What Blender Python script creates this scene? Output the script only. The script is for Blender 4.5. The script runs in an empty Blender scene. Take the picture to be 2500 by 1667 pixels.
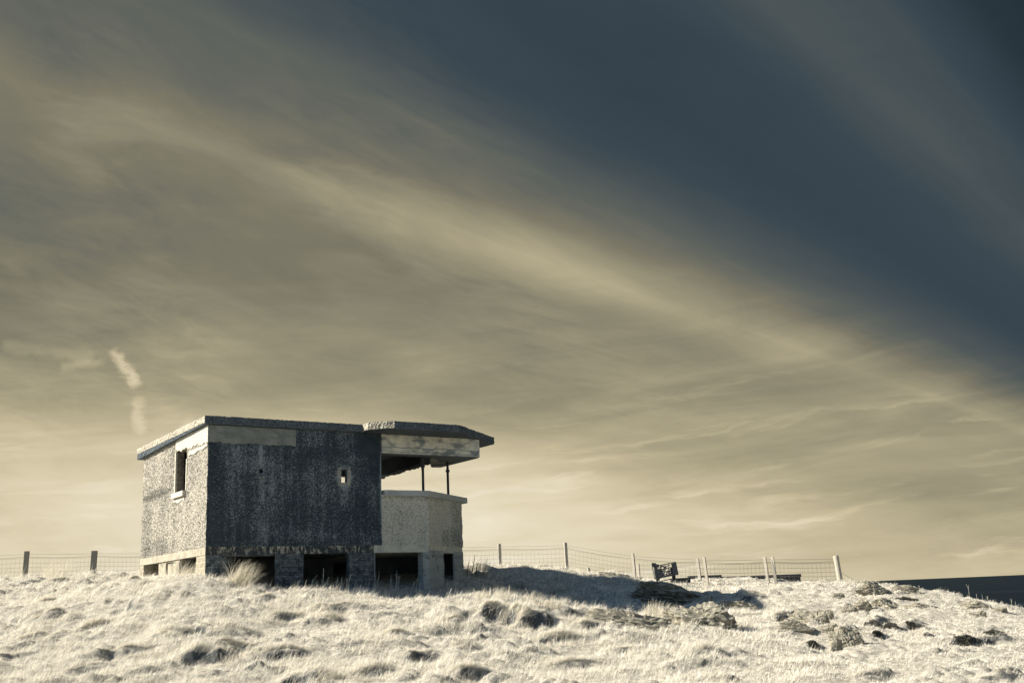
import bpy, math, random
import numpy as np
from mathutils import Vector, Matrix

rng = np.random.default_rng(7)
random.seed(7)
SC = bpy.context.scene
COL = SC.collection
rad = math.radians

# ------------------------------------------------------------------ camera
FPX, PITCH, ROLL = 2600.0, rad(13.4), rad(2.4)
EYE = np.array([0.0, 0.0, 1.6])
_F = np.array([0, math.cos(PITCH), math.sin(PITCH)])
_R0 = np.array([1.0, 0, 0]); _U0 = np.array([0, -math.sin(PITCH), math.cos(PITCH)])
_R = math.cos(ROLL) * _R0 - math.sin(ROLL) * _U0
_U = math.sin(ROLL) * _R0 + math.cos(ROLL) * _U0
cam_d = bpy.data.cameras.new("camera"); cam = bpy.data.objects.new("camera", cam_d); COL.objects.link(cam)
cam_d.sensor_width = 36.0; cam_d.lens = FPX / 2500 * 36.0
cam_d.clip_start = 0.1; cam_d.clip_end = 200000
M = Matrix(((_R[0], _U[0], -_F[0], EYE[0]), (_R[1], _U[1], -_F[1], EYE[1]), (_R[2], _U[2], -_F[2], EYE[2]), (0, 0, 0, 1)))
cam.matrix_world = M
SC.camera = cam

# ------------------------------------------------------------------ exposure, sun
SC.view_settings.view_transform = 'Standard'; SC.view_settings.look = 'None'
SC.view_settings.exposure = 1.06; SC.view_settings.gamma = 1.0
SC.render.resolution_x = 1024; SC.render.resolution_y = 682
SC.cycles.max_bounces = 5; SC.cycles.diffuse_bounces = 3
SUN_AZ, SUN_EL = -94.5, 33.0            # azimuth from +Y towards +X, elevation
sun_dir = Vector((math.sin(rad(SUN_AZ)) * math.cos(rad(SUN_EL)), math.cos(rad(SUN_AZ)) * math.cos(rad(SUN_EL)), math.sin(rad(SUN_EL))))
sl = bpy.data.lights.new("sun", 'SUN'); sl.energy = 5.0; sl.angle = rad(0.5); sl.color = (1.0, 0.92, 0.80)
so = bpy.data.objects.new("sun", sl); COL.objects.link(so)
so.rotation_euler = sun_dir.to_track_quat('Z', 'Y').to_euler()


# ------------------------------------------------------------------ node helper
class N:
    def __init__(s, tree):
        s.t = tree; s.n = tree.nodes; s.l = tree.links
    def new(s, typ, **kw):
        nd = s.n.new(typ)
        for k, v in kw.items(): setattr(nd, k, v)
        return nd
    def put(s, sock, v):
        if v is None: return
        if isinstance(v, bpy.types.NodeSocket): s.l.new(v, sock)
        else: sock.default_value = v
    def m(s, op, a, b=None, c=None, clamp=False):
        nd = s.new('ShaderNodeMath', operation=op, use_clamp=clamp)
        s.put(nd.inputs[0], a); s.put(nd.inputs[1], b)
        if c is not None: s.put(nd.inputs[2], c)
        return nd.outputs[0]
    def add(s, a, b): return s.m('ADD', a, b)
    def sub(s, a, b): return s.m('SUBTRACT', a, b)
    def mul(s, a, b): return s.m('MULTIPLY', a, b)
    def smooth(s, v, a, b):
        nd = s.new('ShaderNodeMapRange', interpolation_type='SMOOTHSTEP')
        s.put(nd.inputs[0], v); nd.inputs[1].default_value = a; nd.inputs[2].default_value = b
        return nd.outputs[0]
    def mapr(s, v, a, b, c, d):
        nd = s.new('ShaderNodeMapRange'); s.put(nd.inputs[0], v)
        for i, q in enumerate((a, b, c, d)): nd.inputs[i + 1].default_value = q
        return nd.outputs[0]
    def comb(s, x, y, z):
        nd = s.new('ShaderNodeCombineXYZ')
        for i, q in enumerate((x, y, z)): s.put(nd.inputs[i], q)
        return nd.outputs[0]
    def sep(s, v):
        nd = s.new('ShaderNodeSeparateXYZ'); s.put(nd.inputs[0], v); return nd.outputs
    def obj(s): return s.new('ShaderNodeTexCoord').outputs['Object']
    def scale(s, v, sc):
        nd = s.new('ShaderNodeVectorMath', operation='MULTIPLY'); s.put(nd.inputs[0], v); nd.inputs[1].default_value = sc
        return nd.outputs[0]
    def noise(s, v, scale, detail=3.0, rough=0.55, dist=0.0, dim='3D'):
        nd = s.new('ShaderNodeTexNoise', noise_dimensions=dim); s.put(nd.inputs['Vector'], v)
        nd.inputs['Scale'].default_value = scale; nd.inputs['Detail'].default_value = detail
        nd.inputs['Roughness'].default_value = rough; nd.inputs['Distortion'].default_value = dist
        return nd.outputs[0]
    def vor(s, v, scale, feature='F1', out='Distance'):
        nd = s.new('ShaderNodeTexVoronoi', feature=feature); s.put(nd.inputs['Vector'], v)
        nd.inputs['Scale'].default_value = scale
        return nd.outputs[out]
    def mix(s, f, a, b, blend='MIX'):
        nd = s.new('ShaderNodeMix', data_type='RGBA', blend_type=blend)
        s.put(nd.inputs[0], f)
        s.put(nd.inputs[6], a if isinstance(a, bpy.types.NodeSocket) else (*a, 1))
        s.put(nd.inputs[7], b if isinstance(b, bpy.types.NodeSocket) else (*b, 1))
        return nd.outputs[2]
    def ramp(s, f, stops):
        nd = s.new('ShaderNodeValToRGB'); s.put(nd.inputs[0], f); e = nd.color_ramp.elements
        while len(e) < len(stops): e.new(0.5)
        for el, (p, c) in zip(e, stops):
            el.position = p; el.color = (*c, 1) if len(c) == 3 else c
        return nd.outputs[0]
    def fl(s, f, stops):
        return s.sep(s.ramp(f, [(p, (v, v, v)) for p, v in stops]))[0]
    def bump(s, h, strength=1.0, dist=0.02):
        nd = s.new('ShaderNodeBump'); s.put(nd.inputs['Height'], h)
        nd.inputs['Strength'].default_value = strength; nd.inputs['Distance'].default_value = dist
        return nd.outputs[0]


def lin(c):
    return tuple(((x / 255) / 12.92 if x / 255 <= 0.04045 else (((x / 255) + 0.055) / 1.055) ** 2.4) for x in c)


# ------------------------------------------------------------------ sky
W = bpy.data.worlds.new("World"); SC.world = W; W.use_nodes = True
w = N(W.node_tree); w.n.clear()
gd = w.new('ShaderNodeTexCoord').outputs['Generated']
nv = w.new('ShaderNodeVectorMath', operation='NORMALIZE'); w.l.new(gd, nv.inputs[0]); gd = nv.outputs[0]
dx, dy, dz = w.sep(gd)
VAZ = rad(38.5)                        # the cirrus bands run towards this azimuth
alongV = w.add(w.mul(dx, math.sin(VAZ)), w.mul(dy, math.cos(VAZ)))
lat = w.sub(w.mul(dx, math.cos(VAZ)), w.mul(dy, math.sin(VAZ)))
zc = w.m('MAXIMUM', dz, 0.004)
psi = w.m('MULTIPLY', w.m('ARCTAN2', zc, lat), 180 / math.pi)      # 0..180 degrees round the band axis
az = w.m('ARCTAN2', dx, dy)
# slow warp so bands are not ruler straight
warp = w.noise(w.comb(w.mul(psi, 0.05), w.mul(alongV, 2.6), 3.1), 1.0, 3.0)
psw = w.add(psi, w.mul(w.sub(warp, 0.5), 3.2))
# brightness of the cirrus bands: across the bands (psi) for four stations along them
PK = [0, 30, 60, 90, 105, 112, 118, 124, 130, 136, 140, 143, 146, 149, 152, 155, 158, 162, 166, 170, 174, 180]  # low psi is unseen sky, brightened to light the bay's right facet
BANDS = [(0.40, [.66, .42, .27, .22, .23, .26, .27, .262, .262, .279, .307, .336, .36, .385, .485, .443, .423, .464, .532, .68, .79, .86]),
         (0.58, [.66, .42, .27, .21, .22, .25, .27, .270, .259, .258, .279, .317, .365, .40, .545, .488, .465, .506, .625, .78, .86, .87]),
         (0.76, [.66, .42, .27, .20, .19, .22, .315, .315, .255, .240, .255, .299, .388, .482, .65, .531, .52, .554, .60, .80, .885, .87]),
         (0.97, [.66, .42, .27, .18, .16, .165, .26, .305, .275, .258, .295, .33, .403, .502, .58, .563, .571, .585, .605, .625, .655, .72])]
T = None
pnorm = w.m('DIVIDE', psw, 180.0)
for k_, (al_, vals) in enumerate(BANDS):
    r_ = w.fl(pnorm, [(p_ / 180.0, v_) for p_, v_ in zip(PK, vals)])
    if T is None: T = r_
    else:
        f_ = w.m('DIVIDE', w.sub(alongV, BANDS[k_ - 1][0]), al_ - BANDS[k_ - 1][0], clamp=True)
        T = w.add(w.mul(T, w.sub(1.0, f_)), w.mul(r_, f_))
st1 = w.noise(w.comb(w.mul(psw, 0.13), w.mul(alongV, 4.2), 0.0), 1.0, 4.0, 0.5, 0.8)
st2 = w.noise(w.comb(w.mul(psw, 0.34), w.mul(alongV, 9.0), 7.0), 1.0, 5.0, 0.6, 1.0)
iso = w.noise(w.comb(w.mul(az, 7.0), w.mul(w.add(dz, w.mul(az, 0.25)), 20.0), 4.0), 1.0, 5.0, 0.58, 0.8)
lowk = w.sub(1.0, w.smooth(dz, 0.16, 0.36))
tilt = w.sub(dz, w.mul(az, 0.055))
wis = w.noise(w.comb(w.mul(az, 4.5), w.mul(tilt, 34.0), 2.0), 1.0, 5.0, 0.55, 0.7)
wis2 = w.noise(w.comb(w.mul(az, 6.5), w.mul(w.add(tilt, w.mul(iso, 0.02)), 60.0), 12.0), 1.0, 6.0, 0.6, 0.5)
lit = w.smooth(T, 0.26, 0.46)
fib = w.noise(w.comb(w.mul(psw, 0.75), w.mul(alongV, 16.0), w.mul(iso, 1.2)), 1.0, 6.0, 0.62, 0.6)
gap = w.noise(w.comb(w.mul(psw, 0.10), w.mul(alongV, 5.5), 21.0), 1.0, 3.0, 0.5, 0.5)
near_v = w.sub(1.0, w.mul(w.smooth(alongV, 0.72, 0.96), 0.75))
T0 = T
T = w.add(T, w.mul(w.sub(st1, 0.5), w.mul(near_v, w.add(0.03, w.mul(lit, 0.13)))))
T = w.add(T, w.mul(w.sub(st2, 0.5), w.mul(near_v, w.add(0.01, w.mul(lit, 0.06)))))
T = w.add(T, w.mul(w.sub(fib, 0.5), w.mul(w.smooth(gap, 0.42, 0.62), w.mul(near_v, w.add(0.035, w.mul(lit, 0.115))))))
T = w.add(T, w.mul(w.sub(iso, 0.5), w.add(0.02, w.mul(lit, 0.08))))
T = w.add(T, w.mul(w.mul(w.sub(wis, 0.5), 0.19), w.mul(lowk, lit)))
T = w.add(T, w.mul(w.mul(w.smooth(wis2, 0.52, 0.78), 0.105), w.mul(lit, w.sub(1.0, w.smooth(dz, 0.12, 0.26)))))
# small torn contrail low on the left
def blob(a0, e0, a1, e1, r, soft, sc):
    a0, e0, a1, e1 = rad(a0), math.sin(rad(e0)), rad(a1), math.sin(rad(e1))
    L2 = (a1 - a0) ** 2 + (e1 - e0) ** 2
    jx = w.mul(w.sub(w.noise(w.comb(w.mul(az, 45.0), w.mul(dz, 75.0), sc), 1.0, 6.0, 0.7), 0.5), rad(1.25))
    px_ = w.sub(w.add(az, jx), a0); py_ = w.sub(w.add(dz, w.mul(jx, 0.5)), e0)
    tt = w.m('MULTIPLY', w.add(w.mul(px_, (a1 - a0) / L2), w.mul(py_, (e1 - e0) / L2)), 1.0, clamp=True)
    ddx = w.sub(px_, w.mul(tt, a1 - a0)); ddy = w.sub(py_, w.mul(tt, e1 - e0))
    dist = w.m('SQRT', w.add(w.mul(ddx, ddx), w.mul(ddy, ddy)))
    return w.sub(1.0, w.smooth(dist, rad(r), rad(r + soft)))
BLOBS = []
for b in [(-20.95, 12.75, -20.0, 11.35, 0.0, 0.44, 1.0, 0.19), (-19.75, 10.4, -19.6, 9.0, 0.0, 0.45, 5.0, 0.09), (-26.0, 12.9, -22.3, 12.6, 0.0, 0.5, 9.0, 0.075),
          (-23.4, 12.0, -21.8, 12.3, 0.03, 0.35, 14.0, 0.07), (-17.2, 9.2, -16.8, 8.9, 0.1, 0.5, 19.0, 0.06)]:
    T = w.add(T, w.mul(blob(*b[:7]), b[7]))
# unseen sky behind the camera, dimmed to keep the shade dark and blue
T = w.mul(T, w.mapr(alongV, -0.6, 0.35, 0.50, 1.0))
sky_tone = w.ramp(w.m('ADD', T, 0.0, clamp=True), [(0.0, lin((6, 14, 22))), (0.12, lin((27, 39, 48))), (0.18, lin((37, 50, 58))), (0.27, lin((57, 70, 79))), (0.36, lin((90, 95, 91))),
                  (0.47, lin((123, 119, 102))), (0.57, lin((153, 146, 121))), (0.70, lin((192, 180, 148))), (0.82, lin((221, 209, 179))), (0.92, lin((234, 224, 200)))])
nish = w.new('ShaderNodeTexSky'); nish.sky_type = 'NISHITA'; nish.sun_disc = False
nish.sun_elevation = rad(SUN_EL); nish.sun_rotation = rad(SUN_AZ); nish.altitude = 20; nish.air_density = 1.0; nish.dust_density = 0.6
bg1 = w.new('ShaderNodeBackground'); w.l.new(sky_tone, bg1.inputs[0]); bg1.inputs[1].default_value = 0.50
bg2 = w.new('ShaderNodeBackground'); w.l.new(w.mix(1.0, nish.outputs[0], (0.82, 1.0, 1.18), 'MULTIPLY'), bg2.inputs[0]); bg2.inputs[1].default_value = 0.058
mixs = w.new('ShaderNodeMixShader'); w.put(mixs.inputs[0], w.mapr(alongV, -0.35, 0.25, 0.88, 0.0))  # unseen sky behind the camera turned blue to cool the shaded sides
w.l.new(bg1.outputs[0], mixs.inputs[1]); w.l.new(bg2.outputs[0], mixs.inputs[2])
wo = w.new('ShaderNodeOutputWorld'); w.l.new(mixs.outputs[0], wo.inputs[0])

# ------------------------------------------------------------------ numpy noise
_perm = np.random.default_rng(3).permutation(4096).astype(np.int64)
_ga = np.random.default_rng(4).uniform(0, 2 * math.pi, 4096)
_rv = np.random.default_rng(5).uniform(0, 1, (4096, 3))
def _h(i, j, k=0): return _perm[(_perm[(_perm[i & 4095] + j) & 4095] + k) & 4095]
def gn(x, y, seed=0):
    xi = np.floor(x).astype(np.int64); yi = np.floor(y).astype(np.int64); fx = x - xi; fy = y - yi
    u = fx * fx * fx * (fx * (fx * 6 - 15) + 10); v = fy * fy * fy * (fy * (fy * 6 - 15) + 10)
    def g(a, b):
        t = _ga[_h(xi + a, yi + b, seed)]; return np.cos(t) * (fx - a) + np.sin(t) * (fy - b)
    return (g(0, 0) * (1 - u) + g(1, 0) * u) * (1 - v) + (g(0, 1) * (1 - u) + g(1, 1) * u) * v
def fbm(x, y, seed=0, oct=4, gain=0.5):
    a = 1.0; r = 0
    for o in range(oct): r = r + a * gn(x * 2 ** o, y * 2 ** o, seed + o); a *= gain
    return r
def worley(x, y, seed=0):
    xi = np.floor(x).astype(np.int64); yi = np.floor(y).astype(np.int64); best = np.full(x.shape, 9.0); rid = np.zeros(x.shape)
    for a in (-1, 0, 1):
        for b in (-1, 0, 1):
            r = _rv[_h(xi + a, yi + b, seed)]
            d = np.hypot(xi + a + r[..., 0] - x, yi + b + r[..., 1] - y)
            mk = d < best; best = np.where(mk, d, best); rid = np.where(mk, r[..., 2], rid)
    return best, rid
def n3(p, sc, seed=0):
    """smooth 3-D value noise in -1..1 for an (n,3) array"""
    q = np.asarray(p) * sc; i = np.floor(q).astype(np.int64); f = q - i; f = f * f * (3 - 2 * f); r = 0
    for a in (0, 1):
        for b in (0, 1):
            for c in (0, 1):
                wgt = (f[:, 0] if a else 1 - f[:, 0]) * (f[:, 1] if b else 1 - f[:, 1]) * (f[:, 2] if c else 1 - f[:, 2])
                r = r + wgt * _rv[_h(i[:, 0] + a, i[:, 1] + b, i[:, 2] + c + seed * 17), 0]
    return r * 2 - 1
def f3(p, sc, seed=0, oct=4, gain=0.5):
    r = 0; a = 1.0
    for o in range(oct): r = r + a * n3(p, sc * 2 ** o, seed + o); a *= gain
    return r
def ss(a, b, x):
    t = np.clip((x - a) / (b - a), 0, 1); return t * t * (3 - 2 * t)

# ------------------------------------------------------------------ survey: the photo's pixels as rays
def ray(x, y):
    d = FPX * _F + (x - 1250) * _R - (y - 833.5) * _U
    return d / d[1]
def at(x, y, Y): return EYE + ray(x, y) * Y

GP = [  # ground points: pixel x, pixel y, distance
    (-300, 1690, 20), (0, 1667, 20), (500, 1667, 20), (900, 1667, 20), (1250, 1667, 20), (1700, 1667, 20), (2100, 1667, 20), (2500, 1667, 20), (2800, 1690, 20),
    (0, 1500, 29), (250, 1500, 27.5), (500, 1500, 26), (500, 1580, 22.6), (800, 1570, 23), (800, 1500, 26.4), (1100, 1580, 23.2), (1250, 1560, 24.5), (1700, 1580, 24.5), (2000, 1580, 25.5), (2500, 1570, 26),
    (0, 1410, 42), (130, 1408, 42), (225, 1400, 44), (240, 1432, 34), (340, 1402, 36), (420, 1398, 33), (500, 1400, 29.6), (540, 1404, 29.9), (600, 1424, 30.3),
    (668, 1445, 30.7), (700, 1447, 30.6), (770, 1436, 30.6), (850, 1446, 31.2), (905, 1443, 32.0), (960, 1438, 33.0), (1040, 1428, 34.2), (1084, 1426, 35.2), (1134, 1402, 36.8),
    (1000, 1452, 32.2), (1100, 1474, 31.5), (1200, 1450, 28.9), (1200, 1500, 26.8), (1300, 1484, 31.8), (1420, 1490, 31.8), (1300, 1442, 38), (1420, 1444, 38.5),
    (1180, 1396, 39.5), (1250, 1392, 39.7), (1320, 1396, 40), (1385, 1397, 40.5), (1290, 1397, 46.5), (1385, 1398, 47), (1460, 1407, 41.2), (1540, 1408, 45), (1600, 1418, 42), (1540, 1494, 32),
    (1660, 1428, 40.5), (1729, 1431, 44), (1700, 1500, 30.5), (1790, 1480, 34), (1800, 1436, 43), (1890, 1420, 44.5), (1950, 1424, 42), (1980, 1480, 34), (2044, 1421, 44), (2140, 1422, 42), (2100, 1480, 34), (2120, 1540, 28.5),
    (2230, 1431, 40), (2300, 1445, 38.5), (2400, 1463, 36.5), (2500, 1485, 34.5), (2350, 1520, 30), (2480, 1530, 29), (2700, 1530, 33)]
gp = [tuple(at(*g)) for g in GP]
gp += [(-30, 60, 1.5), (-15, 60, 1.3), (0, 60, 0.9), (8, 60, 0.6), (14, 60, -0.6), (20, 60, -4.0), (30, 60, -7), (18, 48, -0.6), (24, 48, -2.5), (22, 38, -1.2), (30, 35, -2.5),
       (-28, 42, 3.3), (-30, 30, 2.2), (-20, 20, 0.8), (25, 20, -1.1), (-12, 12, 0.0), (0, 12, -0.25), (12, 12, -0.5), (-4, 40, 2.6), (-7, 36, 2.6), (8.5, 50.5, 1.95), (6, 50.5, 1.93), (11, 50.5, 1.92), (4, 50, 1.75), (9, 56, 1.3), (-6, 50, 2.3), (-14, 50, 2.6)]
gp = np.array(gp)
def _tps(r2): return 0.5 * r2 * np.log(r2 + 1e-9)
_n = len(gp)
_K = _tps((gp[:, None, 0] - gp[None, :, 0]) ** 2 + (gp[:, None, 1] - gp[None, :, 1]) ** 2) + np.eye(_n) * 0.6
_Pm = np.c_[np.ones(_n), gp[:, 0], gp[:, 1]]
_A = np.block([[_K, _Pm], [_Pm.T, np.zeros((3, 3))]])
_w = np.linalg.solve(_A, np.r_[gp[:, 2], 0, 0, 0])
def base_z(X, Y):
    X = np.asarray(X, float); Y = np.asarray(Y, float)
    xc = np.clip(X, -30, 30); yc = np.clip(Y, 12, 60)
    z = _w[_n] + _w[_n + 1] * xc + _w[_n + 2] * yc
    for i in range(_n): z = z + _w[i] * _tps((xc - gp[i, 0]) ** 2 + (yc - gp[i, 1]) ** 2)
    out = np.hypot(X - xc, Y - yc)
    return z - 36 * ss(0, 160, out) - 0.04 * out * (Y > 12)
def hit(x, y, ymin=15.0, ymax=60.0):
    """where the line of sight through a pixel first meets the smooth ground"""
    Ys = np.arange(ymin, ymax, 0.05); d = ray(x, y); p = EYE[None] + d[None] * Ys[:, None]
    g = base_z(p[:, 0], p[:, 1]); k = np.nonzero(p[:, 2] <= g)[0]
    return p[k[0]] if len(k) else p[-1]

# shaded little banks in the turf: pixel, half width (m), height (m), facing (deg from +X, negative = towards the camera)
BANKS = []
for (bx, by, hw, hh, fa) in [(500, 1592, .5, .19, -70), (585, 1580, .4, .14, -75), (690, 1590, .5, .12, -70), (740, 1650, .45, .16, -70), (785, 1655, .3, .14, -70), (1030, 1590, .45, .15, -55),
                             (1140, 1580, .3, .10, -60), (1205, 1496, .32, .18, -60), (1245, 1502, .3, .16, -85), (1318, 1506, .4, .2, -75), (1285, 1509, .22, .14, -60), (1350, 1550, .5, .14, -75), (970, 1545, .3, .11, -60), (805, 1480, .4, .13, -60),
                             (640, 1455, .3, .10, -65), (700, 1495, .5, .12, -70), (800, 1500, .3, .10, -60), (1105, 1520, .3, .10, -70), (1280, 1680, .3, .1, -60), (340, 1420, .3, .06, -60), (135, 1418, .5, .2, -75),
                             (115, 1457, .3, .1, -70), (80, 1550, .35, .12, -60), (130, 1545, .35, .12, -60), (225, 1523, .35, .1, -70), (300, 1585, .5, .1, -65), (220, 1615, .4, .1, -65), (120, 1505, .4, .09, -70),
                             (1830, 1458, .55, .16, -80), (1920, 1505, .5, .2, -50), (1400, 1612, .4, .09, -65), (1520, 1580, .35, .1, -65), (420, 1550, .5, .1, -70), (910, 1640, .4, .1, -60), (1150, 1640, .5, .1, -60),
                             (2430, 1555, .6, .10, -75), (2360, 1560, .6, .10, -75), (2150, 1515, .4, .14, -60), (2200, 1520, .35, .12, -70), (2240, 1515, .35, .13, -70), (2270, 1545, .3, .12, -50), (2140, 1545, .3, .10, -60), (1985, 1568, .3, .10, -70),
                             (1440, 1520, .4, .1, -70), (1700, 1600, .5, .08, -65), (2130, 1640, .4, .08, -65), (2440, 1650, .5, .1, -65), (2390, 1615, .4, .08, -60)]:
    c = hit(bx, by); BANKS.append((c[0], c[1], hw, hh, rad(fa)))
RB = rad(34.4)
_e1 = np.array([math.cos(RB), math.sin(RB)]); _e2 = np.array([-math.sin(RB), math.cos(RB)])
BO = np.array([-8.741, 30.0])
def bl(X, Y):
    dx = X - BO[0]; dy = Y - BO[1]
    return dx * _e1[0] + dy * _e1[1], dx * _e2[0] + dy * _e2[1]
def ground_z(X, Y, fine=True):
    X = np.asarray(X, float); Y = np.asarray(Y, float)
    z = base_z(X, Y); u, v = bl(X, Y)
    inb = np.maximum(np.maximum(-u - 0.15, u - 9.5), np.maximum(-v - 0.05, v - 6.7))     # distance outside the building plan
    near = 0.35 + 0.65 * ss(0.0, 1.6, inb)
    fade = (1 - ss(50, 75, np.hypot(X, Y)))
    right = ss(5.0, 9.0, X - 0.12 * (Y - 30))
    wx = X + 0.35 * gn(X * 0.9, Y * 0.9, 40); wy = Y + 0.35 * gn(X * 0.9 + 9, Y * 0.9, 41)
    d, r = worley(wx / 0.95, wy / 0.75, 11)
    dome = np.clip(1 - (d / 0.62) ** 2, 0, 1) ** 0.8 * (0.25 + 0.75 * r) * 0.22
    d2, r2 = worley(wx / 0.42 + 5, wy / 0.34, 12)
    dome2 = np.clip(1 - (d2 / 0.6) ** 2, 0, 1) * r2 * 0.13
    patch = ss(-0.25, 0.35, gn(X / 2.3, Y / 2.3, 50))
    h = 0.13 * fbm(X / 2.2, Y / 2.2, 20, 3) + dome * (0.25 + 0.75 * patch) * (1 - 0.45 * right) + dome2 * (0.4 + 0.6 * patch)
    h = h + 0.035 * fbm(X / 0.16, Y / 0.14, 30, 2) * (0.35 + 0.65 * right) + right * 0.05 * np.abs(fbm(X / 0.5, Y / 0.4, 33, 3))
    z = z + (h - 0.13) * near * fade - 0.06 * (1 - near) * fade
    for (cx, cy, hw, hh, fa) in BANKS:
        ddx = X - cx; ddy = Y - cy; nx, ny = math.cos(fa), math.sin(fa)
        mk = (np.abs(ddx) < 3) & (np.abs(ddy) < 3)
        if not np.any(mk): continue
        q = ddx * nx + ddy * ny + 0.16 * gn(X * 2.2, Y * 2.2, 60) + 0.05 * gn(X * 8, Y * 8, 61); t = -ddx * ny + ddy * nx
        z = z + np.where(mk, -1.15 * hh * np.tanh(q / 0.10) * np.exp(-np.abs(q) / 0.55) * np.exp(-(t / hw) ** 4) * (1 + 0.5 * gn(X * 3, Y * 3, 62)), 0)
    return z
def gz(X, Y): return float(ground_z(np.array([X]), np.array([Y]))[0])

# ------------------------------------------------------------------ mesh helpers
def mesh_np(name, verts, quads=None, tris=None, mat=None, parent=None, smooth=False):
    me = bpy.data.meshes.new(name); verts = np.asarray(verts, np.float32)
    nq = 0 if quads is None else len(quads); nt = 0 if tris is None else len(tris)
    me.vertices.add(len(verts)); me.vertices.foreach_set('co', verts.ravel())
    lv = []; ls = []; lt = []
    if nq: lv.append(np.asarray(quads, np.int32).ravel()); ls.append(np.arange(nq) * 4); lt.append(np.full(nq, 4))
    if nt: lv.append(np.asarray(tris, np.int32).ravel()); ls.append(nq * 4 + np.arange(nt) * 3); lt.append(np.full(nt, 3))
    lv = np.concatenate(lv).astype(np.int32)
    me.loops.add(len(lv)); me.loops.foreach_set('vertex_index', lv)
    me.polygons.add(nq + nt); me.polygons.foreach_set('loop_start', np.concatenate(ls).astype(np.int32)); me.polygons.foreach_set('loop_total', np.concatenate(lt).astype(np.int32))
    me.polygons.foreach_set('use_smooth', np.full(nq + nt, smooth, dtype=bool))
    me.update(calc_edges=True); me.validate()
    if mat: me.materials.append(mat)
    o = bpy.data.objects.new(name, me); COL.objects.link(o)
    if parent: o.parent = parent
    return o
class MB:
    def __init__(s): s.v = []; s.f = []
    def face(s, pts):
        k = len(s.v); s.v += [tuple(p) for p in pts]; s.f.append(tuple(range(k, k + len(pts))))
    def box(s, c, size, rot=None):
        k = len(s.v); R = rot or Matrix.Identity(3)
        for z in (-.5, .5):
            for x, y in ((-.5, -.5), (.5, -.5), (.5, .5), (-.5, .5)):
                s.v.append(tuple(Vector(c) + R @ Vector((x * size[0], y * size[1], z * size[2]))))
        s.f += [tuple(k + i for i in q) for q in ((0, 3, 2, 1), (4, 5, 6, 7), (0, 1, 5, 4), (1, 2, 6, 5), (2, 3, 7, 6), (3, 0, 4, 7))]
    def tube(s, pts, radii, n=6, cap=True):
        pts = [Vector(p) for p in pts]
        if not hasattr(radii, '__len__'): radii = [radii] * len(pts)
        k = len(s.v); up = Vector((0.31, 0.17, 0.93))
        for i, p in enumerate(pts):
            d = (pts[min(i + 1, len(pts) - 1)] - pts[max(i - 1, 0)]).normalized()
            a = d.cross(up if abs(d.dot(up)) < 0.95 else Vector((1, 0, 0))).normalized(); b = d.cross(a)
            for j in range(n):
                t = 2 * math.pi * j / n; s.v.append(tuple(p + (a * math.cos(t) + b * math.sin(t)) * radii[i]))
        for i in range(len(pts) - 1):
            for j in range(n):
                s.f.append((k + i * n + j, k + i * n + (j + 1) % n, k + (i + 1) * n + (j + 1) % n, k + (i + 1) * n + j))
        if cap and n > 2:
            s.f.append(tuple(k + j for j in range(n))[::-1]); s.f.append(tuple(k + (len(pts) - 1) * n + j for j in range(n)))
    def build(s, name, mat, parent=None, smooth=False):
        me = bpy.data.meshes.new(name); me.from_pydata(s.v, [], s.f); me.update()
        if smooth: me.polygons.foreach_set('use_smooth', [True] * len(me.polygons))
        me.materials.append(mat)
        o = bpy.data.objects.new(name, me); COL.objects.link(o)
        if parent: o.parent = parent
        return o
def tag(o, label, cat, group=None, kind=None):
    o['label'] = label; o['category'] = cat
    if group: o['group'] = group
    if kind: o['kind'] = kind
    return o
def empty(name, loc=(0, 0, 0), rz=0.0):
    o = bpy.data.objects.new(name, None); COL.objects.link(o); o.location = loc; o.rotation_euler = (0, 0, rz); o.empty_display_size = 0.3
    return o

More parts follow.
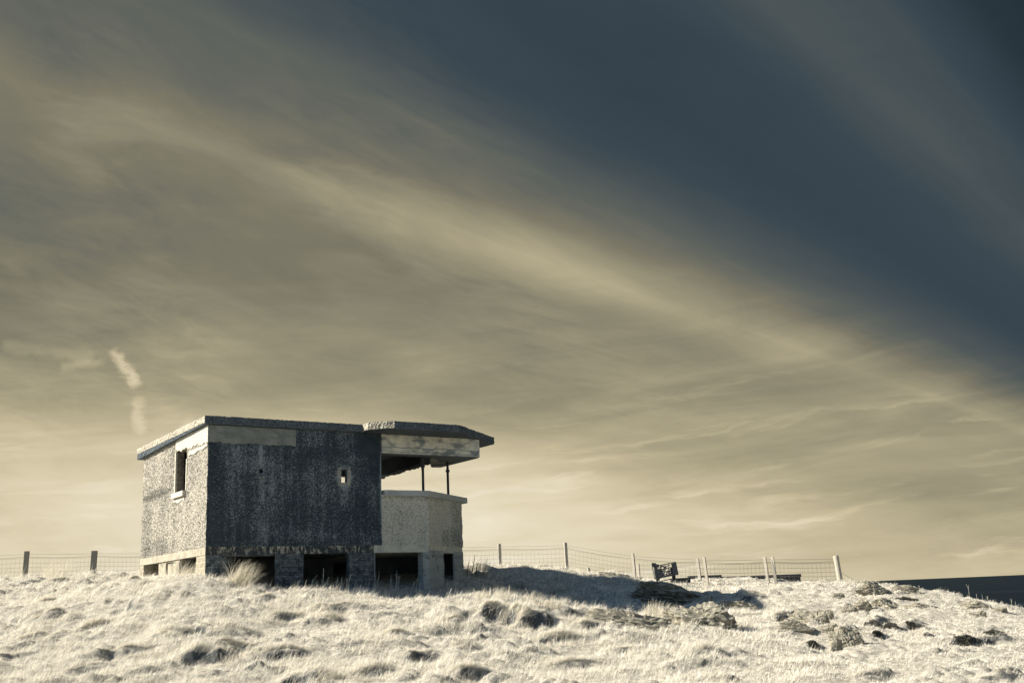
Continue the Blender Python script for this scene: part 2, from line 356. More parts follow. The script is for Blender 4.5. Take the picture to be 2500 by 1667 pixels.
# ------------------------------------------------------------------ materials
def material(name, rough=0.9, spec=0.15):
    m = bpy.data.materials.new(name); m.use_nodes = True; n = N(m.node_tree)
    b = n.n['Principled BSDF']; b.inputs['Roughness'].default_value = rough; b.inputs['Specular IOR Level'].default_value = spec
    return m, n, b
def roughcast(name, dark, light, bias, stain=0.25, streak=0.0, size=19.0, bumpd=0.012, patches=(), ax=0):
    """pebbledash: light and dark stones with weather stains; bias = share of dark stones; patches = (u, z, ru, rz, shift)"""
    m, n, b = material(name); o = n.obj(); x, y, z = n.sep(o)
    cell = n.sep(n.vor(o, size, out='Color'))[0]
    cell2 = n.sep(n.vor(o, size * 1.9, out='Color'))[1]
    val = n.add(n.add(n.mul(cell, 0.38), n.mul(cell2, 0.30)), n.mul(n.noise(o, size * 0.75, 3.0, 0.7), 0.32))
    big = n.noise(n.scale(o, (1.0, 1.0, 0.8)), 1.1, 4.0, 0.6)
    th = n.add(bias, n.mul(n.sub(big, 0.5), stain * 2))
    if streak:
        sk = n.noise(n.scale(o, (7.0, 7.0, 0.35)), 1.0, 3.0, 0.6)
        th = n.add(th, n.mul(n.sub(sk, 0.5), streak * 2))
    for (pu, pz, ru, rz, sh) in patches:
        du = n.m('DIVIDE', n.sub(n.add((x, y)[ax], n.mul(n.sub(big, 0.5), 0.9 * ru)), pu), ru); dv = n.m('DIVIDE', n.sub(z, pz), rz)
        r2 = n.add(n.mul(du, du), n.mul(dv, dv))
        th = n.add(th, n.mul(n.sub(1.0, n.smooth(r2, 0.2, 1.3)), sh))
    f = n.m('DIVIDE', n.add(n.sub(val, th), 0.19), 0.38, clamp=True)
    tint = n.noise(o, 2.3, 3.0)
    c = n.mix(f, dark, light)
    c = n.mix(n.mul(tint, 0.35), c, tuple(0.55 * q for q in light))
    n.put(b.inputs['Base Color'], c)
    hgt = n.add(n.sub(1.0, n.vor(o, size * 1.3)), n.mul(n.noise(o, 60, 2.0), 0.4))
    n.put(b.inputs['Normal'], n.bump(hgt, 1.0, bumpd))
    return m
def concrete(name, col, dark, mott=3.0, contrast=0.6, lines=0.0, cracks=(), blotch=0.0, drip=0.0):
    m, n, b = material(name, 0.92, 0.1); o = n.obj(); x, y, z = n.sep(o)
    f = n.noise(o, mott, 5.0, 0.65)
    f = n.mul(n.smooth(f, 0.38, 0.72), contrast)
    fine = n.noise(o, 40.0, 3.0)
    if drip:
        dn = n.noise(n.scale(o, (9.0, 9.0, 3.5)), 1.0, 6.0, 0.75)
        f = n.m('MAXIMUM', f, n.mul(n.smooth(dn, 0.40, 0.52), 0.97))
    if blotch:
        bn = n.noise(n.scale(o, (1.2, 1.2, 2.5)), 1.4, 4.0, 0.6)
        f = n.m('MAXIMUM', f, n.mul(n.smooth(bn, 0.44, 0.62), blotch))
    spots = n.smooth(n.noise(o, 22.0, 2.0), 0.64, 0.72)
    f = n.m('MAXIMUM', f, n.mul(spots, 0.6))
    for (z0, amp, wd, sd) in cracks:
        zz = n.add(z0, n.mul(n.sub(n.noise(n.comb(n.mul(x, 2.0), 0.0, sd), 1.0, 5.0, 0.7), 0.5), amp))
        f = n.m('MAXIMUM', f, n.sub(1.0, n.smooth(n.m('ABSOLUTE', n.sub(z, zz)), wd * 0.5, wd)))
    c = n.mix(f, col, dark); c = n.mix(n.mul(n.sub(fine, 0.35), 0.5), c, tuple(0.5 * q for q in col))
    n.put(b.inputs['Base Color'], c)
    h = n.add(n.noise(o, 9.0, 5.0, 0.6), n.mul(f, -0.6))
    if lines:
        h = n.add(h, n.mul(n.m('ABSOLUTE', n.m('SINE', n.mul(z, 3.14159 / lines))), 0.25))
    n.put(b.inputs['Normal'], n.bump(h, 0.7, 0.02))
    return m
def blockwork(name, col, dark, mortar, dirt):
    m, n, b = material(name); o = n.obj(); x, y, z = n.sep(o)
    br = n.new('ShaderNodeTexBrick'); n.put(br.inputs['Vector'], n.comb(n.sub(x, y), z, 0.0))
    br.inputs['Scale'].default_value = 1.0; br.inputs['Brick Width'].default_value = 0.34; br.inputs['Row Height'].default_value = 0.15; br.inputs['Mortar Size'].default_value = 0.014
    br.inputs['Color1'].default_value = (*col, 1); br.inputs['Color2'].default_value = (*[0.75 * q for q in col], 1); br.inputs['Mortar'].default_value = (*mortar, 1)
    f = n.smooth(n.noise(n.scale(o, (1.3, 1.3, 1.9)), 3.2, 6.0, 0.8), 0.5 - dirt, 0.62)
    c = n.mix(n.mul(f, 0.9), br.outputs['Color'], dark)
    n.put(b.inputs['Base Color'], c)
    n.put(b.inputs['Normal'], n.bump(n.add(n.mul(br.outputs['Fac'], -1.0), n.mul(n.noise(o, 18, 4.0, 0.7), 0.8)), 0.8, 0.02))
    return m
def plain(name, col, rough=0.8, var=0.3, sc=8.0, spec=0.2, metal=0.0):
    m, n, b = material(name, rough, spec); o = n.obj(); b.inputs['Metallic'].default_value = metal
    c = n.mix(n.mul(n.noise(o, sc, 4.0, 0.65), var * 2), col, tuple(0.35 * q for q in col))
    n.put(b.inputs['Base Color'], c); n.put(b.inputs['Normal'], n.bump(n.noise(o, sc * 4, 3.0), 0.4, 0.01))
    return m

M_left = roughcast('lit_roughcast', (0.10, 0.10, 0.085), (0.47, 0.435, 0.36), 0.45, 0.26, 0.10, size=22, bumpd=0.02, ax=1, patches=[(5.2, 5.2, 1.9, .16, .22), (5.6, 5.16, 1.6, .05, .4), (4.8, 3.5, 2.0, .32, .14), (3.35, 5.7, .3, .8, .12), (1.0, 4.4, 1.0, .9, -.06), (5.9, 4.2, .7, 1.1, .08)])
M_front = roughcast('dark_roughcast', (0.015, 0.028, 0.040), (0.27, 0.315, 0.335), 0.665, 0.30, 0.26, size=32, patches=[(3.1, 3.55, .9, .18, -.10), (2.1, 5.1, .5, .9, -.07), (3.6, 6.0, .7, .25, .10), (.9, 3.6, .7, .3, .10), (4.7, 4.2, .5, .9, .08), (2.9, 5.75, .3, .35, .1), (1.56, 5.9, .07, .4, -.28), (1.6, 4.9, .10, .5, -.16), (1.62, 4.1, .22, .8, -.08), (4.2, 5.3, .30, .40, -.30), (4.2, 4.75, .14, .6, -.16), (1.2, 5.8, .8, .5, -.12), (5.1, 6.45, .55, .55, .3), (5.25, 5.9, .22, .8, .2), (.2, 4.6, .35, 2.2, .14), (2.6, 4.4, .5, 1.6, .06), (5.5, 5.0, .09, 1.8, -.35)])  # dark from weathering, with the blue of the shade mixed into the colour
M_bay = roughcast('bay_roughcast', (0.12, 0.135, 0.135), (0.64, 0.62, 0.52), 0.36, 0.20, 0.10, size=32, bumpd=0.008, patches=[(9.2, 4.0, .6, 1.2, .16), (8.6, 3.5, .8, .4, .14), (6.9, 4.75, 1.5, .12, .12)])
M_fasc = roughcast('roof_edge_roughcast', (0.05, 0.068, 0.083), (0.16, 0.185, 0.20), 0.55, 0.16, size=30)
M_fasc_l = roughcast('sunlit_roof_edge_roughcast', (0.10, 0.10, 0.085), (0.60, 0.55, 0.43), 0.42, 0.12, size=26)  # paler copy for sun-facing roof edges, sunlight put into the colour
M_plaster = concrete('pale_plaster', (0.52, 0.485, 0.40), (0.30, 0.28, 0.22), 1.5, 0.25)
M_panel = concrete('grey_render', (0.25, 0.265, 0.235), (0.06, 0.08, 0.09), 1.8, 0.5, blotch=0.45)
M_beam = concrete('board_marked_concrete', (0.72, 0.70, 0.59), (0.14, 0.18, 0.20), 3.2, 0.5, cracks=[(6.29, 0.16, 0.014, 1.0), (6.15, 0.06, 0.010, 4.0)], blotch=0.9)
M_soffit = concrete('shaded_soffit_concrete', (0.085, 0.105, 0.115), (0.035, 0.045, 0.05), 1.2, 0.6, lines=0.2)  # shade under the roof put into a dark bluish colour
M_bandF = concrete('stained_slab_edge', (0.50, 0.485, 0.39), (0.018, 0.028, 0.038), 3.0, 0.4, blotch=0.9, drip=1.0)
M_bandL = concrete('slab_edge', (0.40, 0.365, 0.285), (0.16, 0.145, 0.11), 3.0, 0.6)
M_bandB = concrete('bay_slab_edge', (0.62, 0.60, 0.49), (0.22, 0.24, 0.23), 3.0, 0.5)
M_blkF = blockwork('dark_blockwork', (0.17, 0.195, 0.20), (0.018, 0.026, 0.034), (0.24, 0.265, 0.265), 0.12)  # blue of the shaded front mixed into the block colours
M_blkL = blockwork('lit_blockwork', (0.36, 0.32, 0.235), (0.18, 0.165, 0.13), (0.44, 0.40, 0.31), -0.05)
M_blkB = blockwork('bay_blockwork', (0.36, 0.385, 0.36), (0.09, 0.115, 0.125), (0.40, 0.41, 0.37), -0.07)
M_render = concrete('patched_render', (0.40, 0.36, 0.27), (0.10, 0.105, 0.10), 1.8, 0.6, blotch=0.6)
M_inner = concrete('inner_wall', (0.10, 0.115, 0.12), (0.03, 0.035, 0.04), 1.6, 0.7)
M_sill = concrete('sill_concrete', (0.46, 0.48, 0.45), (0.16, 0.19, 0.20), 2.5, 0.4)
M_steel = plain('rusty_steel', (0.05, 0.055, 0.06), 0.7, 0.3, 12, 0.3)
M_black = plain('black_painted_steel', (0.018, 0.022, 0.027), 0.55, 0.2, 10, 0.35)
M_wood = plain('weathered_post_wood', (0.54, 0.495, 0.40), 0.9, 0.35, 9)
M_wood_d = plain('grey_post_wood', (0.30, 0.285, 0.235), 0.9, 0.3, 9)
M_wire = plain('fence_wire', (0.13, 0.125, 0.11), 0.6, 0.1, 9)
M_wallfar = concrete('far_wall_concrete', (0.05, 0.055, 0.06), (0.02, 0.025, 0.03), 2.0, 0.5)

def grass_mat(name, c0, c1):
    m, n, b = material(name, 0.8, 0.1)
    a = n.new('ShaderNodeAttribute', attribute_name='tone').outputs['Fac']
    col = n.mix(a, c0, c1); n.put(b.inputs['Base Color'], col)
    tr = n.new('ShaderNodeBsdfTranslucent'); n.put(tr.inputs[0], col); mx = n.new('ShaderNodeMixShader'); mx.inputs[0].default_value = 0.30
    n.l.new(b.outputs[0], mx.inputs[1]); n.l.new(tr.outputs[0], mx.inputs[2]); n.l.new(mx.outputs[0], n.n['Material Output'].inputs[0])
    return m
M_grass = grass_mat('dry_grass', (0.30, 0.285, 0.235), (0.96, 0.91, 0.78))
M_tuft = grass_mat('marram', (0.30, 0.28, 0.21), (0.92, 0.86, 0.70))
M_heath = grass_mat('shaded_heather_leaves', (0.02, 0.027, 0.03), (0.30, 0.28, 0.21))  # near-black leaves: shade of the hollows put into the colour
M_stem = plain('dead_stem', (0.60, 0.58, 0.49), 0.9, 0.2, 20)
def ground_mat():
    m, n, b = material('turf', 0.95, 0.05); o = n.obj()
    f = n.noise(o, 6.0, 6.0, 0.7); g = n.noise(n.scale(o, (1.0, 0.7, 1.0)), 55.0, 3.0, 0.7)
    c = n.mix(n.smooth(f, 0.35, 0.7), (0.38, 0.355, 0.295), (0.72, 0.675, 0.56)); c = n.mix(n.mul(n.smooth(g, 0.45, 0.75), 0.6), c, (0.22, 0.21, 0.175))
    tz = n.sep(n.new('ShaderNodeNewGeometry').outputs['Normal'])[2]       # steep little scarps: dark peat colour painted in to deepen their shade
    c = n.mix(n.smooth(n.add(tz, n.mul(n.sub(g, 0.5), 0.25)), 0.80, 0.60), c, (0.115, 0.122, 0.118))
    n.put(b.inputs['Base Color'], c); n.put(b.inputs['Normal'], n.bump(n.add(g, n.mul(f, 0.6)), 1.0, 0.05))
    return m
def rock_mat():
    m, n, b = material('rock', 0.92, 0.12); o = n.obj()
    st = n.noise(n.scale(o, (1.2, 1.2, 7.0)), 2.4, 6.0, 0.65, 0.6); lf = n.noise(o, 3.0, 4.0, 0.6); sp = n.noise(o, 26.0, 3.0, 0.65)
    c = n.ramp(st, [(0.30, (0.085, 0.085, 0.075)), (0.45, (0.27, 0.25, 0.195)), (0.6, (0.39, 0.36, 0.275)), (0.8, (0.5, 0.46, 0.36))])
    c = n.mix(n.mul(n.smooth(lf, 0.5, 0.7), 0.55), c, (0.16, 0.155, 0.125)); c = n.mix(n.mul(n.smooth(sp, 0.55, 0.7), 0.6), c, (0.08, 0.08, 0.07))
    n.put(b.inputs['Base Color'], c)
    n.put(b.inputs['Normal'], n.bump(n.add(n.mul(st, 1.2), n.mul(sp, 0.35)), 1.0, 0.05))
    return m
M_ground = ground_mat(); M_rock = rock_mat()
def sea_mat():
    m, n, b = material('sea_water', 0.55, 0.04); o = n.obj()
    f = n.noise(n.scale(o, (0.0006, 0.0035, 1.0)), 1.0, 5.0, 0.6)
    n.put(b.inputs['Base Color'], n.mix(n.smooth(f, 0.5, 0.72), (0.004, 0.009, 0.014), (0.024, 0.034, 0.041)))
    n.put(b.inputs['Normal'], n.bump(n.noise(o, 0.4, 4.0), 0.6, 0.5))
    return m

# ------------------------------------------------------------------ terrain and sea
def build_ground():
    fine = np.deg2rad(np.arange(-40, 40.01, 0.085)); coarse = np.deg2rad(np.arange(43, 318, 3.0))
    th = np.concatenate([fine, coarse]); rr = np.concatenate([[0.5, 2, 4, 6, 8, 10], np.exp(np.arange(math.log(12), math.log(62), 0.0027)), np.exp(np.linspace(math.log(63), math.log(2500), 40))])
    A, Rr = np.meshgrid(th, rr); X = Rr * np.sin(A); Y = Rr * np.cos(A)
    Z = ground_z(X.ravel(), Y.ravel()); V = np.c_[X.ravel(), Y.ravel(), Z]
    nt = len(th); nr = len(rr); i = np.arange(nr - 1)[:, None] * nt; j = np.arange(nt)[None]; j2 = (j + 1) % nt
    Q = np.stack([i + j, i + nt + j, i + nt + j2, i + j2], -1).reshape(-1, 4)
    tris = np.stack([np.zeros(nt, int) + len(V), np.arange(nt), (np.arange(nt) + 1) % nt], -1)
    V = np.vstack([V, [0, 0, gz(0, 0.01)]])
    Q = Q[:, ::-1]
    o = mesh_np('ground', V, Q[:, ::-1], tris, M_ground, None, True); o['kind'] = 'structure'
    return o
build_ground()
b = MB(); ring = 96
for r0, r1 in ((0, 400), (400, 4000), (4000, 70000)):
    for k in range(ring):
        a0 = 2 * math.pi * k / ring; a1 = 2 * math.pi * (k + 1) / ring
        p = [(r1 * math.cos(a0), r1 * math.sin(a0), -30), (r1 * math.cos(a1), r1 * math.sin(a1), -30)]
        if r0: p += [(r0 * math.cos(a1), r0 * math.sin(a1), -30), (r0 * math.cos(a0), r0 * math.sin(a0), -30)]
        else: p += [(0, 0, -30)]
        b.face(p)
sea = b.build('sea', sea_mat()); sea['kind'] = 'structure'

# ------------------------------------------------------------------ the lookout building (local frame: x along the front, y back, z up)
HOUSE = empty('lookout_post', (BO[0], BO[1], 0), RB)
tag(HOUSE, 'derelict flat-roofed concrete lookout post with an open observation bay, standing in pale grass', 'building')
def hashn(p):
    q = np.round(np.asarray(p) * 500).astype(np.int64)
    return _rv[_h(q[:, 0], q[:, 1], q[:, 2]), 1]
def merged(L0, L1, step, extra):
    base = np.linspace(L0, L1, max(2, int(round((L1 - L0) / step)) + 1)); extra = sorted(set(e for e in extra if L0 < e < L1))
    keep = [q for q in base if q in (L0, L1) or all(abs(q - e) > step * 0.4 for e in extra)]
    return np.array(sorted(keep + extra))
def panel(name, a, b, z0, z1, mat, th=0.3, holes=(), step=0.035, amp=0.012, nprev=None, nnext=None, m0=0.0, m1=0.0, off=0.0, parent=HOUSE, zbot=None, cols=None):
    a = np.array(a, float); b = np.array(b, float); L = np.hypot(*(b - a)); t = (b - a) / L; n = np.array([t[1], -t[0]])
    S = merged(0, L, step, [h[0] for h in holes] + [h[1] for h in holes]); Z = merged(z0, z1, step, [h[2] for h in holes] + [h[3] for h in holes])
    ns, nz = len(S), len(Z); SS, ZZ = np.meshgrid(S, Z, indexing='ij')
    P2 = a[None, None] + SS[..., None] * t + off * n
    pos = np.c_[P2.reshape(-1, 2), ZZ.ravel()]
    d = amp * ((hashn(pos) - 0.5) * 1.6 + 0.9 * n3(pos, 5.0, 3)); d = d.reshape(ns, nz)
    offv = np.zeros((ns, nz, 2)) + n
    if nprev is not None: offv[0] = n + np.array(nprev)
    if nnext is not None: offv[-1] = n + np.array(nnext)
    ZZ2 = ZZ.copy()
    if zbot is not None:                     # ragged lower edge
        lo = np.array([zbot(s) for s in S]); ZZ2 = z1 - (z1 - ZZ) * ((z1 - lo)[:, None] / (z1 - z0))
    Fv = np.dstack([P2 + offv * d[..., None], ZZ2])
    Sb = m0 * th + S / L * (L - (m0 + m1) * th)
    Bv = np.dstack([a + Sb[:, None, None] * t + (off - th) * n + np.zeros((ns, nz, 1)), ZZ2])
    V = np.vstack([Fv.reshape(-1, 3), Bv.reshape(-1, 3)]); K = ns * nz
    sc = (S[1:] + S[:-1]) / 2; zc_ = (Z[1:] + Z[:-1]) / 2
    ok = np.ones((ns - 1, nz - 1), bool)
    for h in holes: ok &= ~(((sc > h[0]) & (sc < h[1]))[:, None] & ((zc_ > h[2]) & (zc_ < h[3]))[None])
    I = lambda i, j: i * nz + j
    ii, jj = np.nonzero(ok)
    Q = [np.stack([I(ii, jj), I(ii + 1, jj), I(ii + 1, jj + 1), I(ii, jj + 1)], -1), K + np.stack([I(ii, jj + 1), I(ii + 1, jj + 1), I(ii + 1, jj), I(ii, jj)], -1)]
    pad = np.zeros((ns + 1, nz + 1), bool); pad[1:-1, 1:-1] = ok
    for (di, dj, e) in ((-1, 0, ((0, 1), (0, 0))), (1, 0, ((1, 0), (1, 1))), (0, -1, ((0, 0), (1, 0))), (0, 1, ((1, 1), (0, 1)))):
        mk = ok & ~pad[1 + di:ns + di, 1 + dj:nz + dj]; i, j = np.nonzero(mk)
        v0 = I(i + e[0][0], j + e[0][1]); v1 = I(i + e[1][0], j + e[1][1])
        Q.append(np.stack([v1, v0, v0 + K, v1 + K], -1))
    return mesh_np(name, V, np.vstack(Q), None, mat, parent)
def slab(name, outline, z0, z1, mat, step=0.05, amp=0.0, zf=None, parent=HOUSE, jag=0.0):
    pts = []; nrm = []
    n_ = len(outline)
    for k in range(n_):
        a = np.array(outline[k], float); b_ = np.array(outline[(k + 1) % n_], float); c0 = np.array(outline[k - 1], float)
        t = (b_ - a); L = np.hypot(*t); t /= L; n = np.array([t[1], -t[0]]); tp = a - c0; tp /= np.hypot(*tp); npv = np.array([tp[1], -tp[0]])
        m = max(1, int(round(L / step)))
        for i in range(m):
            pts.append(a + t * L * i / m); nrm.append((n + npv) / (1 + n @ npv) if i == 0 else n)
    pts = np.array(pts); nrm = np.array(nrm); k = len(pts)
    zs = np.linspace(z0, z1, max(2, int(round((z1 - z0) / step)) + 1)); nz = len(zs); V = []
    for z in zs:
        p3 = np.c_[pts, np.full(k, z)]; d = amp * ((hashn(p3) - 0.5) * 1.8 + 0.8 * n3(p3, 5.0, 3)) if amp else np.zeros(k)
        zz = np.full(k, z) + (zf(pts[:, 0], pts[:, 1]) if zf else 0) + (amp * 1.2 * (hashn(p3 + 3) - 0.5) if amp and z == z1 else 0)
        V.append(np.c_[pts + nrm * d[:, None], zz])
    V = np.vstack(V); faces = []
    for r in range(nz - 1):
        for j in range(k): faces.append((r * k + j, r * k + (j + 1) % k, (r + 1) * k + (j + 1) % k, (r + 1) * k + j))
    faces.append(tuple(range(k))[::-1]); faces.append(tuple((nz - 1) * k + j for j in range(k)))
    me = bpy.data.meshes.new(name); me.from_pydata([tuple(v) for v in V], [], faces); me.update(); me.materials.append(mat)
    o = bpy.data.objects.new(name, me); COL.objects.link(o); o.parent = parent
    return o

FA, FB = (7.12, 0.0), (9.36, 1.65)
ft = np.array(FB) - np.array(FA); FL = float(np.hypot(*ft)); ft /= FL; fn = (ft[1], -ft[0])
ZB, ZS, ZW, ZR, ZT = 3.04, 3.26, 6.69, 6.70, 6.93
# basement walls with their openings
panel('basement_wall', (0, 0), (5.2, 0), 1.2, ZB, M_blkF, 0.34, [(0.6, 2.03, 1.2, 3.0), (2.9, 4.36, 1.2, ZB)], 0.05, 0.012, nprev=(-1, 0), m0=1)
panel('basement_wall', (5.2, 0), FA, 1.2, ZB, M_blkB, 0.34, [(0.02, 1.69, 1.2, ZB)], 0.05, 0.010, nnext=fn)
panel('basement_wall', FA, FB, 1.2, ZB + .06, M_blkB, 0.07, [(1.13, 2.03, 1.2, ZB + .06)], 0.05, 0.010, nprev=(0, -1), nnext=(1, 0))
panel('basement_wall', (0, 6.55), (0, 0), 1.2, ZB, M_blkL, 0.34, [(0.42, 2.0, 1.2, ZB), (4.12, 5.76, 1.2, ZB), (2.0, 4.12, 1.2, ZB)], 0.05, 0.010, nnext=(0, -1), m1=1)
panel('blocked_doorway', (0.03, 4.55), (0.03, 2.43), 1.2, ZB, M_render, 0.2, [(0.78, 1.56, 1.2, 3.0)], 0.06, 0.008)
panel('blocked_doorway', (0.08, 3.79), (0.08, 2.97), 1.2, ZB - .03, M_render, 0.15, [], 0.06, 0.008)
panel('basement_wall', FB, (9.36, 4.9), 1.2, ZB, M_inner, 0.34, [], 0.2, 0.0)  # dark colour stands in for the gloom seen through the doorway
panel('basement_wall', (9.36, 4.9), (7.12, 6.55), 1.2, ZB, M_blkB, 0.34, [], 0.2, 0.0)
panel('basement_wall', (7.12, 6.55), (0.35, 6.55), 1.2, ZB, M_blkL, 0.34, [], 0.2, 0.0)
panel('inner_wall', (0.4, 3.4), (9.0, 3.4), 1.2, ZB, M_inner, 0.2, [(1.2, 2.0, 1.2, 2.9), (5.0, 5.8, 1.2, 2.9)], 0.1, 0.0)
# floor slab edges, seen as a band
slab('floor_slab', [(0.01, 0.02), (5.18, 0.02), (5.2, 6.53), (0.3, 6.53), (0.01, 6.53)], ZB, ZS, M_bandF, 0.06, 0.006)
slab('floor_slab', [(5.2, 0.015), (7.1, 0.015), (9.34, 1.66), (9.34, 4.88), (7.1, 6.5), (5.22, 6.5)], ZB, ZS, M_bandB, 0.06, 0.006)
panel('floor_slab', (-0.012, 6.55), (-0.012, -0.01), ZB + 0.003, ZS - 0.003, M_bandL, 0.02, [], 0.05, 0.006)
# upper walls
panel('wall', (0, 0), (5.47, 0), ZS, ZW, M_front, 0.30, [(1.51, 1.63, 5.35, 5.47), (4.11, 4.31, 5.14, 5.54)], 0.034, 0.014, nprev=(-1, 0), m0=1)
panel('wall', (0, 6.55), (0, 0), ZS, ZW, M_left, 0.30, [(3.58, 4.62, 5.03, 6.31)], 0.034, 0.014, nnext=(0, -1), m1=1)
panel('wall', (5.5, 6.55), (0.3, 6.55), ZS, ZW, M_left, 0.30, [], 0.2, 0.01)
# bay parapet
panel('parapet', (5.47, 0), FA, ZS, 4.80, M_bay, 0.25, [(0.62, 0.67, 4.28, 4.33)], 0.034, 0.009, nnext=fn)
panel('parapet', FA, FB, ZS, 4.80, M_bay, 0.25, [], 0.034, 0.009, nprev=(0, -1), nnext=(1, 0))
panel('parapet', FB, (9.36, 4.9), ZS, 4.80, M_bay, 0.25, [], 0.06, 0.009, nprev=fn)
panel('parapet', (9.36, 4.9), (7.12, 6.55), ZS, 4.80, M_bay, 0.25, [], 0.06, 0.009)
panel('parapet', (7.12, 6.55), (5.5, 6.55), ZS, 4.80, M_bay, 0.25, [], 0.06, 0.009)
slab('sill', [(5.55, -0.07), (7.12, -0.10), (9.72, 1.86), (9.72, 5.0), (9.3, 5.3), (9.0, 4.75), (9.0, 1.9), (7.0, 0.32), (5.55, 0.32)], 4.76, 4.94, M_sill, 0.06, 0.006)
# roofs
slope = lambda u, v: -0.022 * np.clip(v, 0, 9)
slab('roof', [(-0.13, -0.10), (4.82, -0.10), (4.82, 6.95), (-0.13, 6.95)], ZR, ZT, M_fasc, 0.035, 0.014, slope)
panel('roof_edge', (-0.145, 6.95), (-0.145, -0.085), ZR + .03, ZT - .012, M_fasc_l, 0.016, [], 0.035, 0.012).location = (0, 0, 0)
for o_ in [HOUSE.children[-1]]:
    me = o_.data
    for v_ in me.vertices: v_.co.z += -0.022 * max(0.0, v_.co.y)
slab('bay_roof', [(4.84, -0.12), (4.80, -0.50), (5.40, -1.05), (7.72, -1.05), (10.30, 0.92), (10.30, 5.6), (7.7, 7.55), (4.84, 7.0)], ZR, ZT, M_fasc, 0.035, 0.016)
panel('bay_roof_edge', (4.786, -0.11), (4.786, -0.51), ZR + .02, ZT + .004, M_fasc_l, 0.02, [], 0.035, 0.014)
panel('bay_roof_edge', (4.79, -0.525), (5.385, -1.068), ZR + .02, ZT + .004, M_fasc_l, 0.02, [], 0.035, 0.014)
# bay beam, soffit and the broken beam along the right-hand side
slab('beam', [(5.50, 0.0), (8.85, 0.0), (9.17, 0.10), (9.22, 2.72), (8.84, 2.80), (8.42, 2.08), (8.92, 1.62), (7.42, 0.46), (5.50, 0.46)], 6.10, 6.685, M_beam, 0.05, 0.004)
slab('beam_soffit_shade', [(5.52, 0.03), (8.84, 0.03), (9.13, 0.12), (9.18, 2.70), (8.86, 2.77), (8.45, 2.08), (8.90, 1.66), (7.44, 0.43), (5.52, 0.43)], 6.075, 6.098, concrete('beam_underside_shade', (0.15, 0.17, 0.175), (0.05, 0.06, 0.065), 1.4, 0.5, lines=0.1), 0.1, 0.0)  # thin sheet added below; the beam's underside shade is in its dark colour
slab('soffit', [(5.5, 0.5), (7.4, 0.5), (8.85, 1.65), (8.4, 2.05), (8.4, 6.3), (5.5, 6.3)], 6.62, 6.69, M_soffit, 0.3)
rngj = random.Random(4)
def jag(s):
    return 6.09 + 0.02 * math.sin(s * 4.1) + 0.010 * math.sin(s * 13.7 + 1) + 0.012 * math.sin(s * 31.0) + rngj.uniform(-.02, .02)
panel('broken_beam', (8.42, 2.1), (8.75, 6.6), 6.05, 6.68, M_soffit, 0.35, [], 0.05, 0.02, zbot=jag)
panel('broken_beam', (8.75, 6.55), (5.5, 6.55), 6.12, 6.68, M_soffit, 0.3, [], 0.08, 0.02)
# pale plaster strips of the ring beam
def pl_edge(s):                          # s runs from the back towards the corner
    v = 3.0 - s
    return 6.165 + 0.05 * v + 0.03 * math.sin(v * 7) + 0.02 * math.sin(v * 19 + 2) + (0.07 if 0.75 < v < 0.95 else 0)
panel('plaster_strip', (-0.022, 3.0), (-0.022, -0.02), 6.16, 6.66, M_plaster, 0.03, [], 0.04, 0.004, zbot=pl_edge)
panel('plaster_strip', (-0.022, -0.022), (2.64, -0.022), 6.19, 6.675, M_panel, 0.03, [], 0.04, 0.004, zbot=lambda s: 6.185 + 0.015 * math.sin(s * 6) + 0.01 * math.sin(s * 23))
panel('plaster_strip', (-0.025, 1.7), (-0.025, 0.0), 6.06, 6.14, M_plaster, 0.03, [], 0.04, 0.004, zbot=lambda s: 6.0 + 0.04 * s + 0.02 * math.sin(s * 9))
# side window: surround strips and a projecting sill
WIN = panel('window', (-0.018, 3.04), (-0.018, 2.965), 5.03, 6.3, M_plaster, 0.05, [], 0.05, 0.003)
panel('surround', (-0.018, 1.935), (-0.018, 1.86), 5.03, 5.95, M_plaster, 0.05, [], 0.05, 0.003, parent=WIN)
b = MB(); b.box((-0.01, 2.50, 4.945), (0.18, 1.12, 0.15)); b.build('sill', M_plaster, WIN)
panel('surround', (-0.02, 3.1), (-0.02, 2.0), 4.72, 4.85, M_plaster, 0.04, [], 0.05, 0.003, parent=WIN, zbot=lambda s: 4.74 + 0.03 * math.sin(s * 9))
# square loophole frame and small plaster patch on the front
LH = panel('loophole_frame', (4.0, -0.012), (4.42, -0.012), 5.03, 5.59, concrete('loophole_render', (0.40, 0.40, 0.34), (0.10, 0.115, 0.12), 4.0, 0.8, blotch=0.7), 0.03, [(0.11, 0.31, 5.14, 5.54)], 0.035, 0.012)
panel('plaster_patch', (1.53, -0.012), (1.68, -0.012), 5.13, 5.24, M_panel, 0.03, [], 0.04, 0.004)
# steel props in the bay opening
def prop(x, y, strap):
    b = MB(); b.tube([(x, y, 4.93), (x, y, 6.66)], 0.042, 10); o = b.build('steel_prop', M_steel, HOUSE)
    c = MB(); c.tube([(x, y, 5.72), (x, y, 5.74), (x, y, 5.80), (x, y, 5.82)], [0.045, 0.068, 0.068, 0.045], 10); c.build('collar', M_steel, o)
    f = MB(); f.box((x, y, 4.95), (0.2, 0.2, 0.02)); f.build('foot_plate', M_steel, o)
    if strap:
        s = MB(); s.tube([(x - .08, y - .02, 6.1), (x - .07, y - .02, 5.85), (x - .045, y - .02, 5.62)], 0.014, 5); s.tube([(x + .05, y, 5.98), (x + .1, y, 5.96), (x + .1, y, 6.02)], 0.012, 5); s.build('loose_strap', M_steel, o)
prop(7.16, 0.38, True); prop(8.62, 1.28, False)

